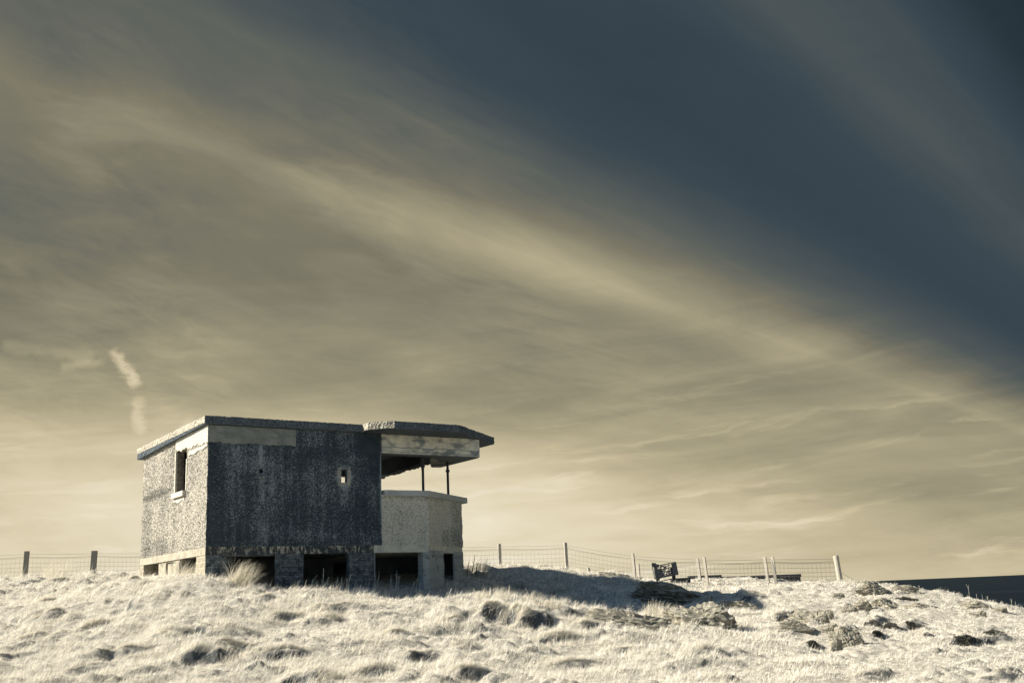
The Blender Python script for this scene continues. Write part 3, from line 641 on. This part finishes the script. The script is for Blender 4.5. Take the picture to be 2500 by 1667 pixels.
# ------------------------------------------------------------------ rocks
def ico(sub):
    import bmesh
    bm = bmesh.new(); bmesh.ops.create_icosphere(bm, subdivisions=sub, radius=1.0)
    v = np.array([q.co[:] for q in bm.verts]); f = np.array([[q.index for q in fc.verts] for fc in bm.faces]); bm.free(); return v, f
ICO, ICF = ico(5)
ROCKS = []
def rock(px_, py_, wid, hgt, dep, label, seed, tilt=12, yaw=0, lift=0.3, name='rock_outcrop', Y=None):
    c = hit(px_, py_) if Y is None else at(px_, py_, Y)
    r = np.random.default_rng(seed); d = ICO.copy()
    K = 16; nn = r.normal(size=(K, 3)); nn[:, 2] *= 0.7; nn /= np.linalg.norm(nn, axis=1)[:, None]; cc = r.uniform(0.62, 1.0, K)
    dots = d @ nn.T; rr_ = np.min(np.where(dots > 0.05, cc[None] / np.maximum(dots, 0.05), 9), axis=1); rr_ = np.minimum(rr_, 1.25)
    p = d * rr_[:, None]
    strat = f3(p * np.array([0.6, 0.6, 3.0]) + seed, 2.0, seed, 3)
    p = p * (1 + 0.10 * strat + 0.10 * f3(p + seed, 1.6, seed + 5, 4, 0.55))[:, None]
    rg = 1 - np.abs(f3(p * np.array([1, 1, 2.2]) + seed * 3, 1.9, seed + 9, 3)); p = p * (1 - 0.16 * np.clip(rg - 0.72, 0, 1) / 0.28)[:, None]
    ly = (p @ np.array([0.42, 0.15, 0.9])) * 5.0 + 0.5 * f3(p, 1.3, seed + 21, 2); p = p * (1 - 0.09 * (ly - np.floor(ly)) ** 2)[:, None]
    p = p + 0.03 * np.c_[n3(p, 14, 1), n3(p, 14, 2), n3(p, 14, 3)]
    p = p * np.array([wid / 2.2, dep / 2.2, hgt])
    R = np.array(Matrix.Rotation(rad(yaw), 3, 'Z') @ Matrix.Rotation(rad(tilt), 3, 'Y')); p = p @ R.T
    z0 = gz(c[0], c[1])
    o = mesh_np(name, p, None, ICF, M_rock, None, False)
    o.location = (c[0], c[1], z0 + hgt * (lift - 0.5))
    tag(o, label, 'rock', 'rock outcrops in the turf'); ROCKS.append((c[0], c[1], wid, dep, yaw))
    return o
rock(1655, 1456, 3.9, 0.45, 4.6, 'long rock ridge crossed by the shadow edge, below the black bench', 11, 12, -8, 0.22)
rock(1712, 1518, 2.5, 0.66, 1.7, 'large pale cracked boulder with a dark right end, in front of the shaded ridge', 22, 18, -10, 0.42)
rock(1545, 1520, 2.2, 0.42, 1.0, 'low flat rock slab left of the pale grass tuft at the shadow edge', 33, 8, -6, 0.42)
rock(1800, 1480, 1.9, 0.36, 1.3, 'smooth low slab just right of the shaded ridge', 44, 10, -4, 0.40)
rock(1985, 1515, 1.5, 0.50, 1.2, 'jagged split boulder with dark clefts, largest rock on the right slope', 55, 18, -20, 0.45)
rock(2012, 1502, 0.6, 0.40, 0.4, 'thin upright stone flake leaning out of the jagged split boulder', 56, 34, -20, 0.5)
rock(2058, 1560, 0.85, 0.42, 0.6, 'wedge-shaped stone with a smooth dark right face, nearest of the right slope', 66, 38, -25, 0.42)
rock(2038, 1572, 0.32, 0.25, 0.3, 'small stone at the left foot of the wedge-shaped stone', 67, 20, -10, 0.45)
rock(2160, 1478, 1.2, 0.40, 0.9, 'humped rock casting a broad dark shadow below the shoulder of the hill', 77, 26, -18, 0.45)
rock(2250, 1480, 1.5, 0.24, 0.7, 'long thin slab lying right of the humped rock with the broad shadow', 88, 6, -4, 0.42)
rock(2140, 1444, 1.3, 0.3, 0.8, 'flat rock step high on the right shoulder under the skyline', 99, 12, -8, 0.42)
rock(2205, 1441, 1.2, 0.24, 0.6, 'smooth grey slab on the skyline edge in front of the sea', 111, 10, -14, 0.42)
rock(2380, 1478, 1.2, 0.22, 0.7, 'dark flat slab near the sloping skyline at far right', 122, 14, -18, 0.40)
rock(2385, 1497, 0.9, 0.24, 0.6, 'small humped slab just below the dark flat slab at far right', 133, 12, -14, 0.42)
rock(2440, 1487, 0.5, 0.2, 0.4, 'little dark stone rightmost of all the rocks', 144, 20, -10, 0.42)
rock(1330, 1394, 2.3, 0.26, 1.2, 'sunlit bare rock strip on the crest just behind the building shadow', 155, 4, 0, 0.42, Y=44.5)
rock(1500, 1410, 2.4, 0.34, 1.3, 'sunlit rock crest left of the black bench', 166, 8, 0, 0.42, Y=41.5)
rock(2112, 1484, 0.9, 0.30, 0.6, 'broken low rock between the jagged boulder and the humped rock', 201, 20, -15, 0.44)
rock(2028, 1537, 0.8, 0.28, 0.5, 'cracked low stone bridging the jagged boulder and the wedge-shaped stone', 203, 24, -20, 0.44)
rock(1950, 1538, 1.1, 0.2, 0.5, 'low pale ledge at the foot of the jagged boulder', 205, 8, -8, 0.42)
rock(1720, 1470, 1.3, 0.34, 0.8, 'rubbly right-hand tail of the shaded ridge', 207, 22, -14, 0.42)
rock(2050, 1455, 0.5, 0.18, 0.4, 'small broken stone with dark gaps above the jagged boulder', 177, 24, -15, 0.42)
rock(2075, 1490, 0.5, 0.2, 0.4, 'small upright stone right of the jagged boulder', 188, 28, -15, 0.42)

# ------------------------------------------------------------------ blades
def blades(name, X, Y, Z, H, lean_az, lean, wid, tone, mat, parent=None, curve=0.6, segs=3):
    n = len(X); V = np.zeros((n, 2 * segs + 1, 3), np.float32)
    la = np.c_[np.sin(lean_az), np.cos(lean_az)]
    fa = rng.uniform(0, 2 * math.pi, n); side = np.c_[np.cos(fa), np.sin(fa)]
    for k in range(segs + 1):
        t = k / segs; ang = lean * (0.35 + curve * t) ; hor = H * t * np.sin(ang); up = H * t * np.cos(ang)
        c = np.c_[X + la[:, 0] * hor, Y + la[:, 1] * hor, Z + up]
        if k < segs:
            wv = (wid * (1 - 0.75 * t))[:, None] * side * 0.5
            V[:, 2 * k, :2] = c[:, :2] - wv; V[:, 2 * k + 1, :2] = c[:, :2] + wv; V[:, 2 * k, 2] = c[:, 2]; V[:, 2 * k + 1, 2] = c[:, 2]
        else: V[:, 2 * k] = c
    m = 2 * segs + 1; base = (np.arange(n) * m)[:, None]
    Q = np.concatenate([base + np.array([[2 * k, 2 * k + 1, 2 * k + 3, 2 * k + 2]]) for k in range(segs - 1)], 1).reshape(-1, 4)
    Tt = base + np.array([[2 * segs - 2, 2 * segs - 1, 2 * segs]])
    o = mesh_np(name, V.reshape(-1, 3), Q, Tt, mat, parent, False)
    at_ = o.data.attributes.new('tone', 'FLOAT', 'POINT'); at_.data.foreach_set('value', np.repeat(tone, m).astype(np.float32))
    return o
def in_rock(X, Y, k=0.41):
    r = np.zeros(X.shape, bool)
    for (cx, cy, wd, dp, yw) in ROCKS:
        c, s = math.cos(rad(yw)), math.sin(rad(yw)); a = (X - cx) * c + (Y - cy) * s; b_ = -(X - cx) * s + (Y - cy) * c
        r |= (a / (wd * k)) ** 2 + (b_ / (dp * k)) ** 2 < 1
    return r
def build_grass(NB=640000):
    th = np.deg2rad(rng.uniform(-33, 33, NB)); r = 15.5 + 33 * rng.uniform(0, 1, NB) ** 1.35
    X = r * np.sin(th); Y = r * np.cos(th); u, v = bl(X, Y)
    ins = (u > -0.02) & (u < 9.4) & (v > -0.03) & (v < 6.6)
    ins &= ~((u > 7.1) & (v < (u - 7.1) * 0.735 - 0.03))
    right = ss(5.0, 9.0, X - 0.12 * (Y - 30))
    dens = ss(-0.55, 0.15, gn(X / 0.9, Y / 0.9, 70)) * (1 - 0.25 * right)
    keep = ~ins & ~in_rock(X, Y) & (rng.uniform(0, 1, NB) < 0.35 + 0.65 * dens)
    bx, by = [], []
    for (cx, cy, hw, hh, fa) in BANKS:
        m_ = 1400; t_ = rng.normal(0, hw * 0.6, m_); q_ = np.where(rng.uniform(0, 1, m_) < 0.8, -0.10 - np.abs(rng.normal(0.0, 0.12, m_)), 0.22 + np.abs(rng.normal(0, .1, m_)))
        bx.append(cx - t_ * math.sin(fa) + q_ * math.cos(fa)); by.append(cy + t_ * math.cos(fa) + q_ * math.sin(fa))
    for (cx, cy, wd, dp, yw) in ROCKS:
        m_ = int(420 * (wd + dp)); t_ = rng.uniform(0, 2 * math.pi, m_); k_ = rng.uniform(0.45, 0.56, m_)
        a_ = wd * k_ * np.cos(t_); b_ = dp * k_ * np.sin(t_); c_, s_ = math.cos(rad(yw)), math.sin(rad(yw))
        bx.append(cx + a_ * c_ - b_ * s_); by.append(cy + a_ * s_ + b_ * c_)
    X = np.concatenate([X[keep]] + bx); Y = np.concatenate([Y[keep]] + by); r = np.hypot(X, Y); keep = np.ones(len(X), bool)
    right = ss(5.0, 9.0, X - 0.12 * (Y - 30)); n = len(X)
    Z = ground_z(X, Y) - 0.01
    pat = ss(-0.4, 0.45, gn(X / 1.3, Y / 1.3, 71)); cl = gn(X / 0.3, Y / 0.3, 72)
    H = (0.05 + 0.12 * pat + 0.05 * np.clip(cl, 0, 1)) * rng.uniform(0.6, 1.35, n) * (1 - 0.5 * right)
    dm, rm = worley((X + 0.35 * gn(X * 0.9, Y * 0.9, 40)) / 0.95, (Y + 0.35 * gn(X * 0.9 + 9, Y * 0.9, 41)) / 0.75, 11)
    H = H + 0.13 * np.clip(1 - (dm / 0.5) ** 2, 0, 1) * rm * (1 - 0.6 * right)
    long = rng.uniform(0, 1, n) < 0.035; H = np.where(long, H * 1.8, H)
    az_ = rad(75) + 0.9 * gn(X / 0.8, Y / 0.8, 73) * 2 + rng.normal(0, 0.55, n)
    lean = np.clip(rng.normal(0.95, 0.35, n), 0.1, 1.5); lean = np.where(long, lean * 0.55, lean)
    dark = ss(0.15, 0.5, gn(X / 0.45, Y / 0.4, 74)) * 0.32
    tone = np.clip(rng.normal(0.74, 0.28, n) - dark * (0.4 + 0.6 * right), 0, 1)
    wid = np.clip(0.0068 * (r[keep] / 22), 0.0055, 0.015) * rng.uniform(0.7, 1.3, n)
    o = blades('grass', X, Y, Z, H, az_, lean, wid, tone, M_grass, None, 0.7, 2); o['kind'] = 'stuff'
    tag(o, 'dense pale dry grass covering the whole hillside', 'grass')
build_grass()

def tuft(px_, py_, n, h, spread, lean, label, Y=None, az0=75, mat=None, tone=(0.65, 0.2), wid=0.012, group='tall grass tufts', name='grass_tuft'):
    c = hit(px_, py_) if Y is None else at(px_, py_, Y)
    a = rng.uniform(0, 2 * math.pi, n); rr_ = spread * np.sqrt(rng.uniform(0, 1, n)); X = rr_ * np.cos(a); Y_ = rr_ * np.sin(a)
    Zg = ground_z(c[0] + X, c[1] + Y_); z0 = gz(c[0], c[1])
    az_ = np.where(rng.uniform(0, 1, n) < 0.8, rad(az0) + rng.normal(0, 0.5, n), np.arctan2(X, Y_))
    o = blades(name, X, Y_, Zg - z0 - 0.03, h * rng.uniform(0.45, 1.1, n), az_, np.clip(rng.normal(lean, 0.28, n), 0.02, 1.5), wid * rng.uniform(0.6, 1.3, n), np.clip(rng.normal(*tone, n), 0, 1), mat or M_tuft, None, 0.75, 4)
    o.location = (c[0], c[1], z0); tag(o, label, 'grass tuft', group)
    return o
tuft(586, 1414, 380, 0.74, 0.32, 0.66, 'tall bright marram tuft in front of the leftmost front opening', Y=29.6)
tuft(455, 1402, 150, 0.62, 0.30, 0.75, 'wiry grass tuft before the sunlit side opening nearest the corner', Y=31.0)
tuft(1608, 1500, 500, 0.52, 0.42, 0.42, 'bright feathery tuft at the edge of the building shadow beside the flat slab', Y=29.2)
tuft(1165, 1398, 130, 0.85, 0.34, 0.5, 'dark thin-stalked tuft just right of the building against the fence', Y=38.5, wid=0.014, tone=(0.2, 0.15))
tuft(135, 1416, 220, 0.75, 0.5, 0.35, 'loose tall grass clump between the two left fence posts', Y=40.5, wid=0.012)
tuft(1325, 1500, 320, 0.34, 0.5, 0.6, 'rounded grass tussock on the sunlit mound in front of the shadow', Y=28.2)
tuft(1200, 1462, 320, 0.34, 0.5, 0.6, 'tallest grassy mound top at the left end of the shadow front', Y=28.7)
tuft(945, 1438, 300, 0.36, 0.5, 0.5, 'shaded grass clump below the third front opening', Y=32.2, tone=(0.4, 0.2))
tuft(780, 1432, 260, 0.26, 0.6, 0.6, 'ragged grass crest below the second front opening', Y=30.5)
tuft(2100, 1424, 260, 0.3, 0.7, 0.5, 'pale grass cap on the skyline between the last post and the sea', Y=41.5)

def stem(px_, py_, h, lean, label, group, Y=None, mat=M_stem, r=0.011, branch=2, name='dead_stalk'):
    c = hit(px_, py_) if Y is None else at(px_, py_, Y)
    z0 = gz(c[0], c[1]) - 0.05; b = MB(); pts = []
    ph = random.uniform(0, 6)
    for k in range(6):
        t = k / 5; pts.append((lean * h * t ** 1.3 + 0.015 * math.sin(ph + 5 * t), 0.02 * math.sin(ph * 2 + 4 * t), h * t))
    b.tube(pts, [r * (1 - 0.55 * k / 5) for k in range(6)], 5)
    for q in range(branch):
        k = random.randint(2, 4); p = Vector(pts[k]); s = random.choice((-1, 1)); l = h * random.uniform(.12, .25)
        b.tube([p, p + Vector((s * l * .35, 0.02, l))], [r * .55, r * .3], 4)
    o = b.build(name, mat); o.location = (c[0], c[1], z0); tag(o, label, 'stalk', group)
    return o
for (x, y, h, ln) in [(752, 1428, .55, .45), (763, 1426, .42, .05), (768, 1424, .36, .3), (788, 1426, .72, 0.02), (797, 1428, .5, .14), (815, 1430, .34, .2), (821, 1430, .44, .06), (834, 1430, .5, .02), (830, 1432, .42, .35), (846, 1431, .42, .1), (850, 1431, .52, .1)]:
    stem(x, y + 5, h, ln, 'thin pale dead stalk standing in front of the second front opening', 'dead stalks before the second opening', Y=31.0)
for (x, y, h, ln) in [(914, 1428, .55, .1), (920, 1428, .6, .12), (952, 1427, .52, .1), (966, 1427, .66, .08), (972, 1428, .5, .1), (1000, 1430, .5, .6), (1016, 1428, .52, .12), (1024, 1430, .4, .08), (905, 1432, .4, .2)]:
    stem(x, y + 6, h, ln, 'thin pale dead stalk standing in front of the wide third opening', 'dead stalks before the third opening', Y=33.2, branch=1)
for (x, y, h, ln) in [(1152, 1398, .85, .14), (1140, 1400, .62, .12), (1162, 1398, .6, .1)]:
    stem(x, y, h, ln, 'dark upright stalk right beside the building corner against the sky', 'dark stalks at the building corner', Y=38.0, mat=M_steel, r=0.016, branch=3)
stem(1095, 1468, .34, .25, 'small pale twig sticking up from the hollow in front of the shadow', None, Y=28.7, r=0.012, branch=3, name='dead_twig')
for x, y, h in [(2186, 1430, .2), (2200, 1433, .16), (2208, 1435, .2), (2244, 1441, .28), (2252, 1443, .2), (2272, 1446, .24), (2290, 1449, .3), (2296, 1450, .2), (2316, 1452, .22), (2330, 1455, .3), (2345, 1457, .22), (2367, 1460, .5), (2385, 1462, .3), (2398, 1466, .36), (2412, 1469, .36), (2417, 1471, .3), (2424, 1472, .3), (2440, 1474, .2), (2452, 1476, .22), (2470, 1481, .36), (2480, 1482, .34), (2486, 1484, .3), (2492, 1485, .3)]:
    stem(x, y + 4, h * 1.2, .05, 'thin seed stalk on the right skyline against the dark sea' if h < .45 else 'tallest single seed stalk on the right skyline against the sea', 'seed stalks on the right skyline', r=0.006, branch=2, name='seed_stalk')

# ------------------------------------------------------------------ heather clumps, coloured dark for their shaded hollows
def heather(px_, py_, wid, hgt, dep, label, n=2200):
    c = hit(px_, py_); z0 = gz(c[0], c[1])
    a = rng.uniform(0, 2 * math.pi, n); rr_ = np.sqrt(rng.uniform(0, 1, n)); X = rr_ * np.cos(a) * wid / 2; Y_ = rr_ * np.sin(a) * dep / 2
    kp = gn(X * 4.5 + px_ * 0.37, Y_ * 5.5 + py_ * 0.21, 81) + 0.35 * gn(X * 14, Y_ * 14, 82) > -0.36 + 0.30 * rr_; X, Y_, rr_, a = X[kp], Y_[kp], rr_[kp], a[kp]; n = len(X)
    lump = 0.6 + 0.7 * np.clip(gn(X * 4 + px_, Y_ * 4, 80) + 0.4, 0, 1)
    Zt = 0.6 * hgt * (1 - rr_ ** 2) * lump * rng.uniform(0.3, 1, n)
    Zg = ground_z(c[0] + X, c[1] + Y_) - z0
    tone = np.clip(rng.normal(0.32, 0.25, n) + 0.4 * (rng.uniform(0, 1, n) < 0.12), 0, 1)
    o = blades('heather_clump', X, Y_, Zg + Zt - 0.02, rng.uniform(0.03, 0.08, n), a + rng.normal(0, 0.8, n), rng.uniform(0.2, 1.4, n), rng.uniform(0.015, 0.035, n), tone, M_heath, None, 0.6, 2)
    o.location = (c[0], c[1], z0); tag(o, label, 'heather', 'dark heather clumps')
for a_ in [(2135, 1520, .55, .2, .8, 'dark heather clump in the hollow under the humped rock'), (2178, 1522, .55, .22, .5, 'middle dark heather clump of the row below the humped rock'), (2235, 1518, .55, .2, .5, 'rightmost dark heather clump of the row below the humped rock'),
           (2145, 1545, .35, .2, .35, 'upright dark heather clump below the row under the humped rock'), (1988, 1567, .34, .12, .3, 'small dark heather patch left of the wedge-shaped stone'), (2365, 1560, .7, .16, .45, 'wide dark heather patch low on the right edge of the slope'),
           (2425, 1550, .7, .14, .4, 'speckled heather patch right of the wide dark heather patch'), (1945, 1500, .45, .3, .4, 'dark mossy heather clump against the left side of the jagged boulder'), (1912, 1512, .4, .12, .3, 'thin dark heather strip left of the jagged boulder'),
           (2215, 1462, .8, .08, .3, 'dark heather strip below the smooth skyline slab'), (2270, 1548, .3, .12, .2, 'single dark heather tuft on the open right slope')]:
    heather(*a_)

# ------------------------------------------------------------------ fences
def post(parent, X, Y, Ztop, length, w_, mat, lean=0.0, round_=False, rz=0.3):
    b = MB(); n = 12 if round_ else 4; k0 = 0
    pts = [(0, 0, 0), (lean * 0.5, 0.005, length * 0.5), (lean * 0.96, 0.0, length * .985), (lean, 0, length)]
    rr_ = [w_ * 0.5 * (1.0 if round_ else 1.414)] * 3 + [w_ * 0.46 * (1.0 if round_ else 1.414)]
    if round_: b.tube(pts, rr_, n)
    else:
        for p_ in pts:
            for cx_, cy_ in ((-.5, -.5), (.5, -.5), (.5, .5), (-.5, .5)): b.v.append((p_[0] + cx_ * w_, p_[1] + cy_ * w_, p_[2]))
        for k in range(3):
            for j in range(4): b.f.append((k * 4 + j, k * 4 + (j + 1) % 4, k * 4 + 4 + (j + 1) % 4, k * 4 + 4 + j))
        b.f += [(3, 2, 1, 0), (12, 13, 14, 15)]
    o = b.build('post', mat, parent)
    o.location = (X, Y, Ztop - length); o.rotation_euler = (0, 0, rz)
    return o
def strand(b, p, q, sag, r, seg=8):
    p = Vector(p); q = Vector(q)
    b.tube([p.lerp(q, k / seg) - Vector((0, 0, sag * 4 * (k / seg) * (1 - k / seg))) for k in range(seg + 1)], r, 4, cap=False)
def fence(label, posts, name, gap=None, length=1.45):
    root = empty(name, (0, 0, 0)); tag(root, label, 'fence')
    tops = []
    for (x, y, Y, wd, mat, rnd, ln) in posts:
        if ln is None: p = at(x, y, Y)
        else:
            p = at(x, y, Y); post(root, p[0] - ln, p[1], p[2], length, wd, mat, ln, rnd, 0.22 if x < 1500 else -0.5)
        tops.append(Vector(p))
    net = MB(); lw = MB()
    hs = [0.27, 0.45, 0.63, 0.79, 0.93, 1.06, 1.18]
    for i in range(len(tops) - 1):
        p, q = tops[i], tops[i + 1]; L = (q - p).length; sg = 0.03 * L / 2.7
        strand(lw, p - Vector((0, 0, .12)), q - Vector((0, 0, .12)), sg * .35, 0.004)
        strand(lw, p - Vector((0, 0, .21)), q - Vector((0, 0, .21)), sg * 1.6, 0.0055)
        for h in hs: strand(net, p - Vector((0, 0, h)), q - Vector((0, 0, h)), sg * 0.8, 0.0036)
        m = max(2, int(L / 0.18))
        for k in range(m + 1):
            t = (k + 0.5) / (m + 1); a = p.lerp(q, t); dz_ = Vector((0, 0, sg * 0.8 * 4 * t * (1 - t))); j = random.uniform(-.02, .02)
            net.tube([a - dz_ - Vector((0, 0, hs[0])), a - dz_ - Vector((j, 0, .7)), a - dz_ - Vector((0, 0, hs[-1]))], 0.0032, 3, cap=False)
    net.build('netting', M_wire, root); lw.build('line_wire', M_wire, root)
    return root
MP, MD = M_wood, M_wood_d
fence('wire stock fence crossing behind the building, its square posts set along the crest', [(-160, 1352, 43, .12, MD, False, .02), (66, 1345, 43, .17, MD, False, .03), (231, 1344, 45.5, .22, MD, False, .04), (420, 1342, 46, .12, MP, False, .0), (600, 1340, 46.5, .12, MP, False, .0),
      (780, 1336, 46.5, .12, MP, False, 0.), (930, 1332, 46.5, .12, MP, False, 0.), (1080, 1329, 46.5, .12, MP, False, 0.), (1219, 1327, 46.5, .12, MP, False, .0), (1380, 1324, 46, .12, MP, False, -.02), (1544, 1350, 45, .105, MP, False, -.05),
      (1718, 1359, 44, .105, MP, False, -.09), (1885, 1358, 44.5, .11, MP, False, -.08), (2040, 1356, 44, .23, MP, True, -.10)], 'stock_fence', length=1.42)
fence('second wire fence with shorter thin posts running off behind the black bench', [(1310, 1398, 58, .12, MP, False, 0.), (1437, 1385, 55, .11, MP, False, .0), (1557, 1376, 51, .12, MP, False, -.03), (1702, 1363, 48, .12, MP, False, -.08), (1866, 1358, 46, .12, MP, False, -.09), (2038, 1358, 44.3, .1, MP, False, None)], 'rear_fence', length=1.5)
# stay wire of the end post
b = MB(); p0 = at(2046, 1392, 44); p1 = at(2092, 1418, 43.5); strand(b, p0, p1, 0.02, 0.008); o = b.build('stay_wire', M_wire); tag(o, 'thin stay wire running down to the right from the last fence post', 'wire')

# ------------------------------------------------------------------ black memorial bench
bp = at(1630, 1418, 41.0); BN = empty('memorial_bench', (bp[0], bp[1], bp[2])); BN.rotation_euler = (0, rad(-8.5), rad(-12))
tag(BN, 'black metal bench seen from behind, its backrest cut in a leafy fretwork with flowers', 'bench')
px_m = 65.2
b = MB(); W_, H_ = 0.92, 0.48; zb = 0.16
b.box((0, 0, zb + H_ - .015), (W_, .03, .03)); b.box((0, 0, zb + .02), (W_, .03, .05)); b.box((-W_ / 2 + .012, 0, zb + H_ / 2), (.024, .032, H_ - .06)); b.box((W_ / 2 - .012, 0, zb + H_ / 2), (.024, .032, H_ - .06))
b.box((W_ / 2 - .10, 0.004, zb + H_ / 2), (.19, .018, H_ - .07)); b.build('back_frame', M_black, BN)
b = MB(); rr2 = random.Random(5)
for k in range(82):
    x = rr2.uniform(-.36, .20); z = zb + rr2.uniform(.05, .44); a = rr2.choice((-.35, -.1, .25, .5, 1.2, -1.0)) + rr2.uniform(-.2, .2); l = rr2.uniform(.06, .17)
    dens = 0.034 if x < -.12 else 0.022
    b.box((x, 0.002 * (k % 7) - .006, z), (l, .010, dens * rr2.uniform(.7, 1.5)), Matrix.Rotation(a, 3, 'Y'))
b.box((-.33, -.004, zb + .24), (.13, .012, .42)); b.box((-.2, -.003, zb + .12), (.2, .012, .2))
b.build('fretwork', M_black, BN)
def flower(x, z, r, tl):
    b = MB(); kk = []
    for s in range(2):
        c = Vector((x + (s - .5) * r * .9, -.006 + s * .004, z + (.3 - s * .3) * r))
        ring = [c + Vector((r * math.cos(t) * (.75 if s else .7), 0, r * 1.15 * math.sin(t) * (1 + .12 * math.sin(3 * t)))) for t in [2 * math.pi * q / 14 for q in range(14)]]
        k = len(b.v); b.v += [tuple(p + Vector((0, -.005, 0))) for p in ring] + [tuple(p + Vector((0, .005, 0))) for p in ring]
        b.f += [tuple(range(k, k + 14)), tuple(range(k + 14, k + 28))[::-1]] + [(k + q, k + 14 + q, k + 14 + (q + 1) % 14, k + (q + 1) % 14) for q in range(14)]
    b.tube([(x, 0, z), (x + .03, 0, z - .25)], .012, 5); o = b.build('flower', M_black, BN); return o
flower(-.37, zb + H_ + .03, .075, 0); flower(-.25, zb + H_ - .02, .055, 0)
for sx, dn in ((-.36, -.28), (.25, -.30)):
    b = MB(); b.box((sx, .10, (zb + .30 + dn) / 2 + .0), (.13, .07, zb + .30 - dn)); b.box((sx + .03, .05, .25), (.09, .06, .3)); b.build('leg', M_black, BN)
b = MB(); b.box((.52, .55, .0), (.95, .50, .045), Matrix.Rotation(rad(8), 3, 'Y')); b.box((.44, .42, -.09), (.74, .36, .15), Matrix.Rotation(rad(6), 3, 'Y')); b.build('seat', M_black, BN)
b = MB(); b.box((-.04, .1, .05), (.6, .04, .03)); b.build('lower_rail', M_black, BN)

# ------------------------------------------------------------------ low dark wall beyond the fence
LW = empty('low_wall', (0, 0, 0)); tag(LW, 'long low dark wall beyond the fence, its top just above the grass', 'wall')
pa = at(1680, 1410, 53.0); pb = at(1951, 1400.5, 53.0); b = MB()
dv = (pb - pa); dvl = np.hypot(dv[0], dv[1]); ang = math.atan2(dv[1], dv[0]); mid = (pa + pb) / 2; sl_ = math.atan2(dv[2], dvl)
Rw = Matrix.Rotation(ang, 3, 'Z') @ Matrix.Rotation(-sl_, 3, 'Y')
b.box((mid[0], mid[1], mid[2] - .65), (dvl, .35, 1.0), Rw); b.build('wall_body', M_wallfar, LW)
b = MB(); b.box((mid[0], mid[1], mid[2] - .075), (dvl + .08, .45, .15), Rw); b.build('coping', M_wallfar, LW)
b = MB(); q_ = at(1720, 1406.5, 53.0); b.box((q_[0], q_[1], q_[2] + .0), (1.6, .4, .10), Rw); b.build('raised_coping', M_wallfar, LW)
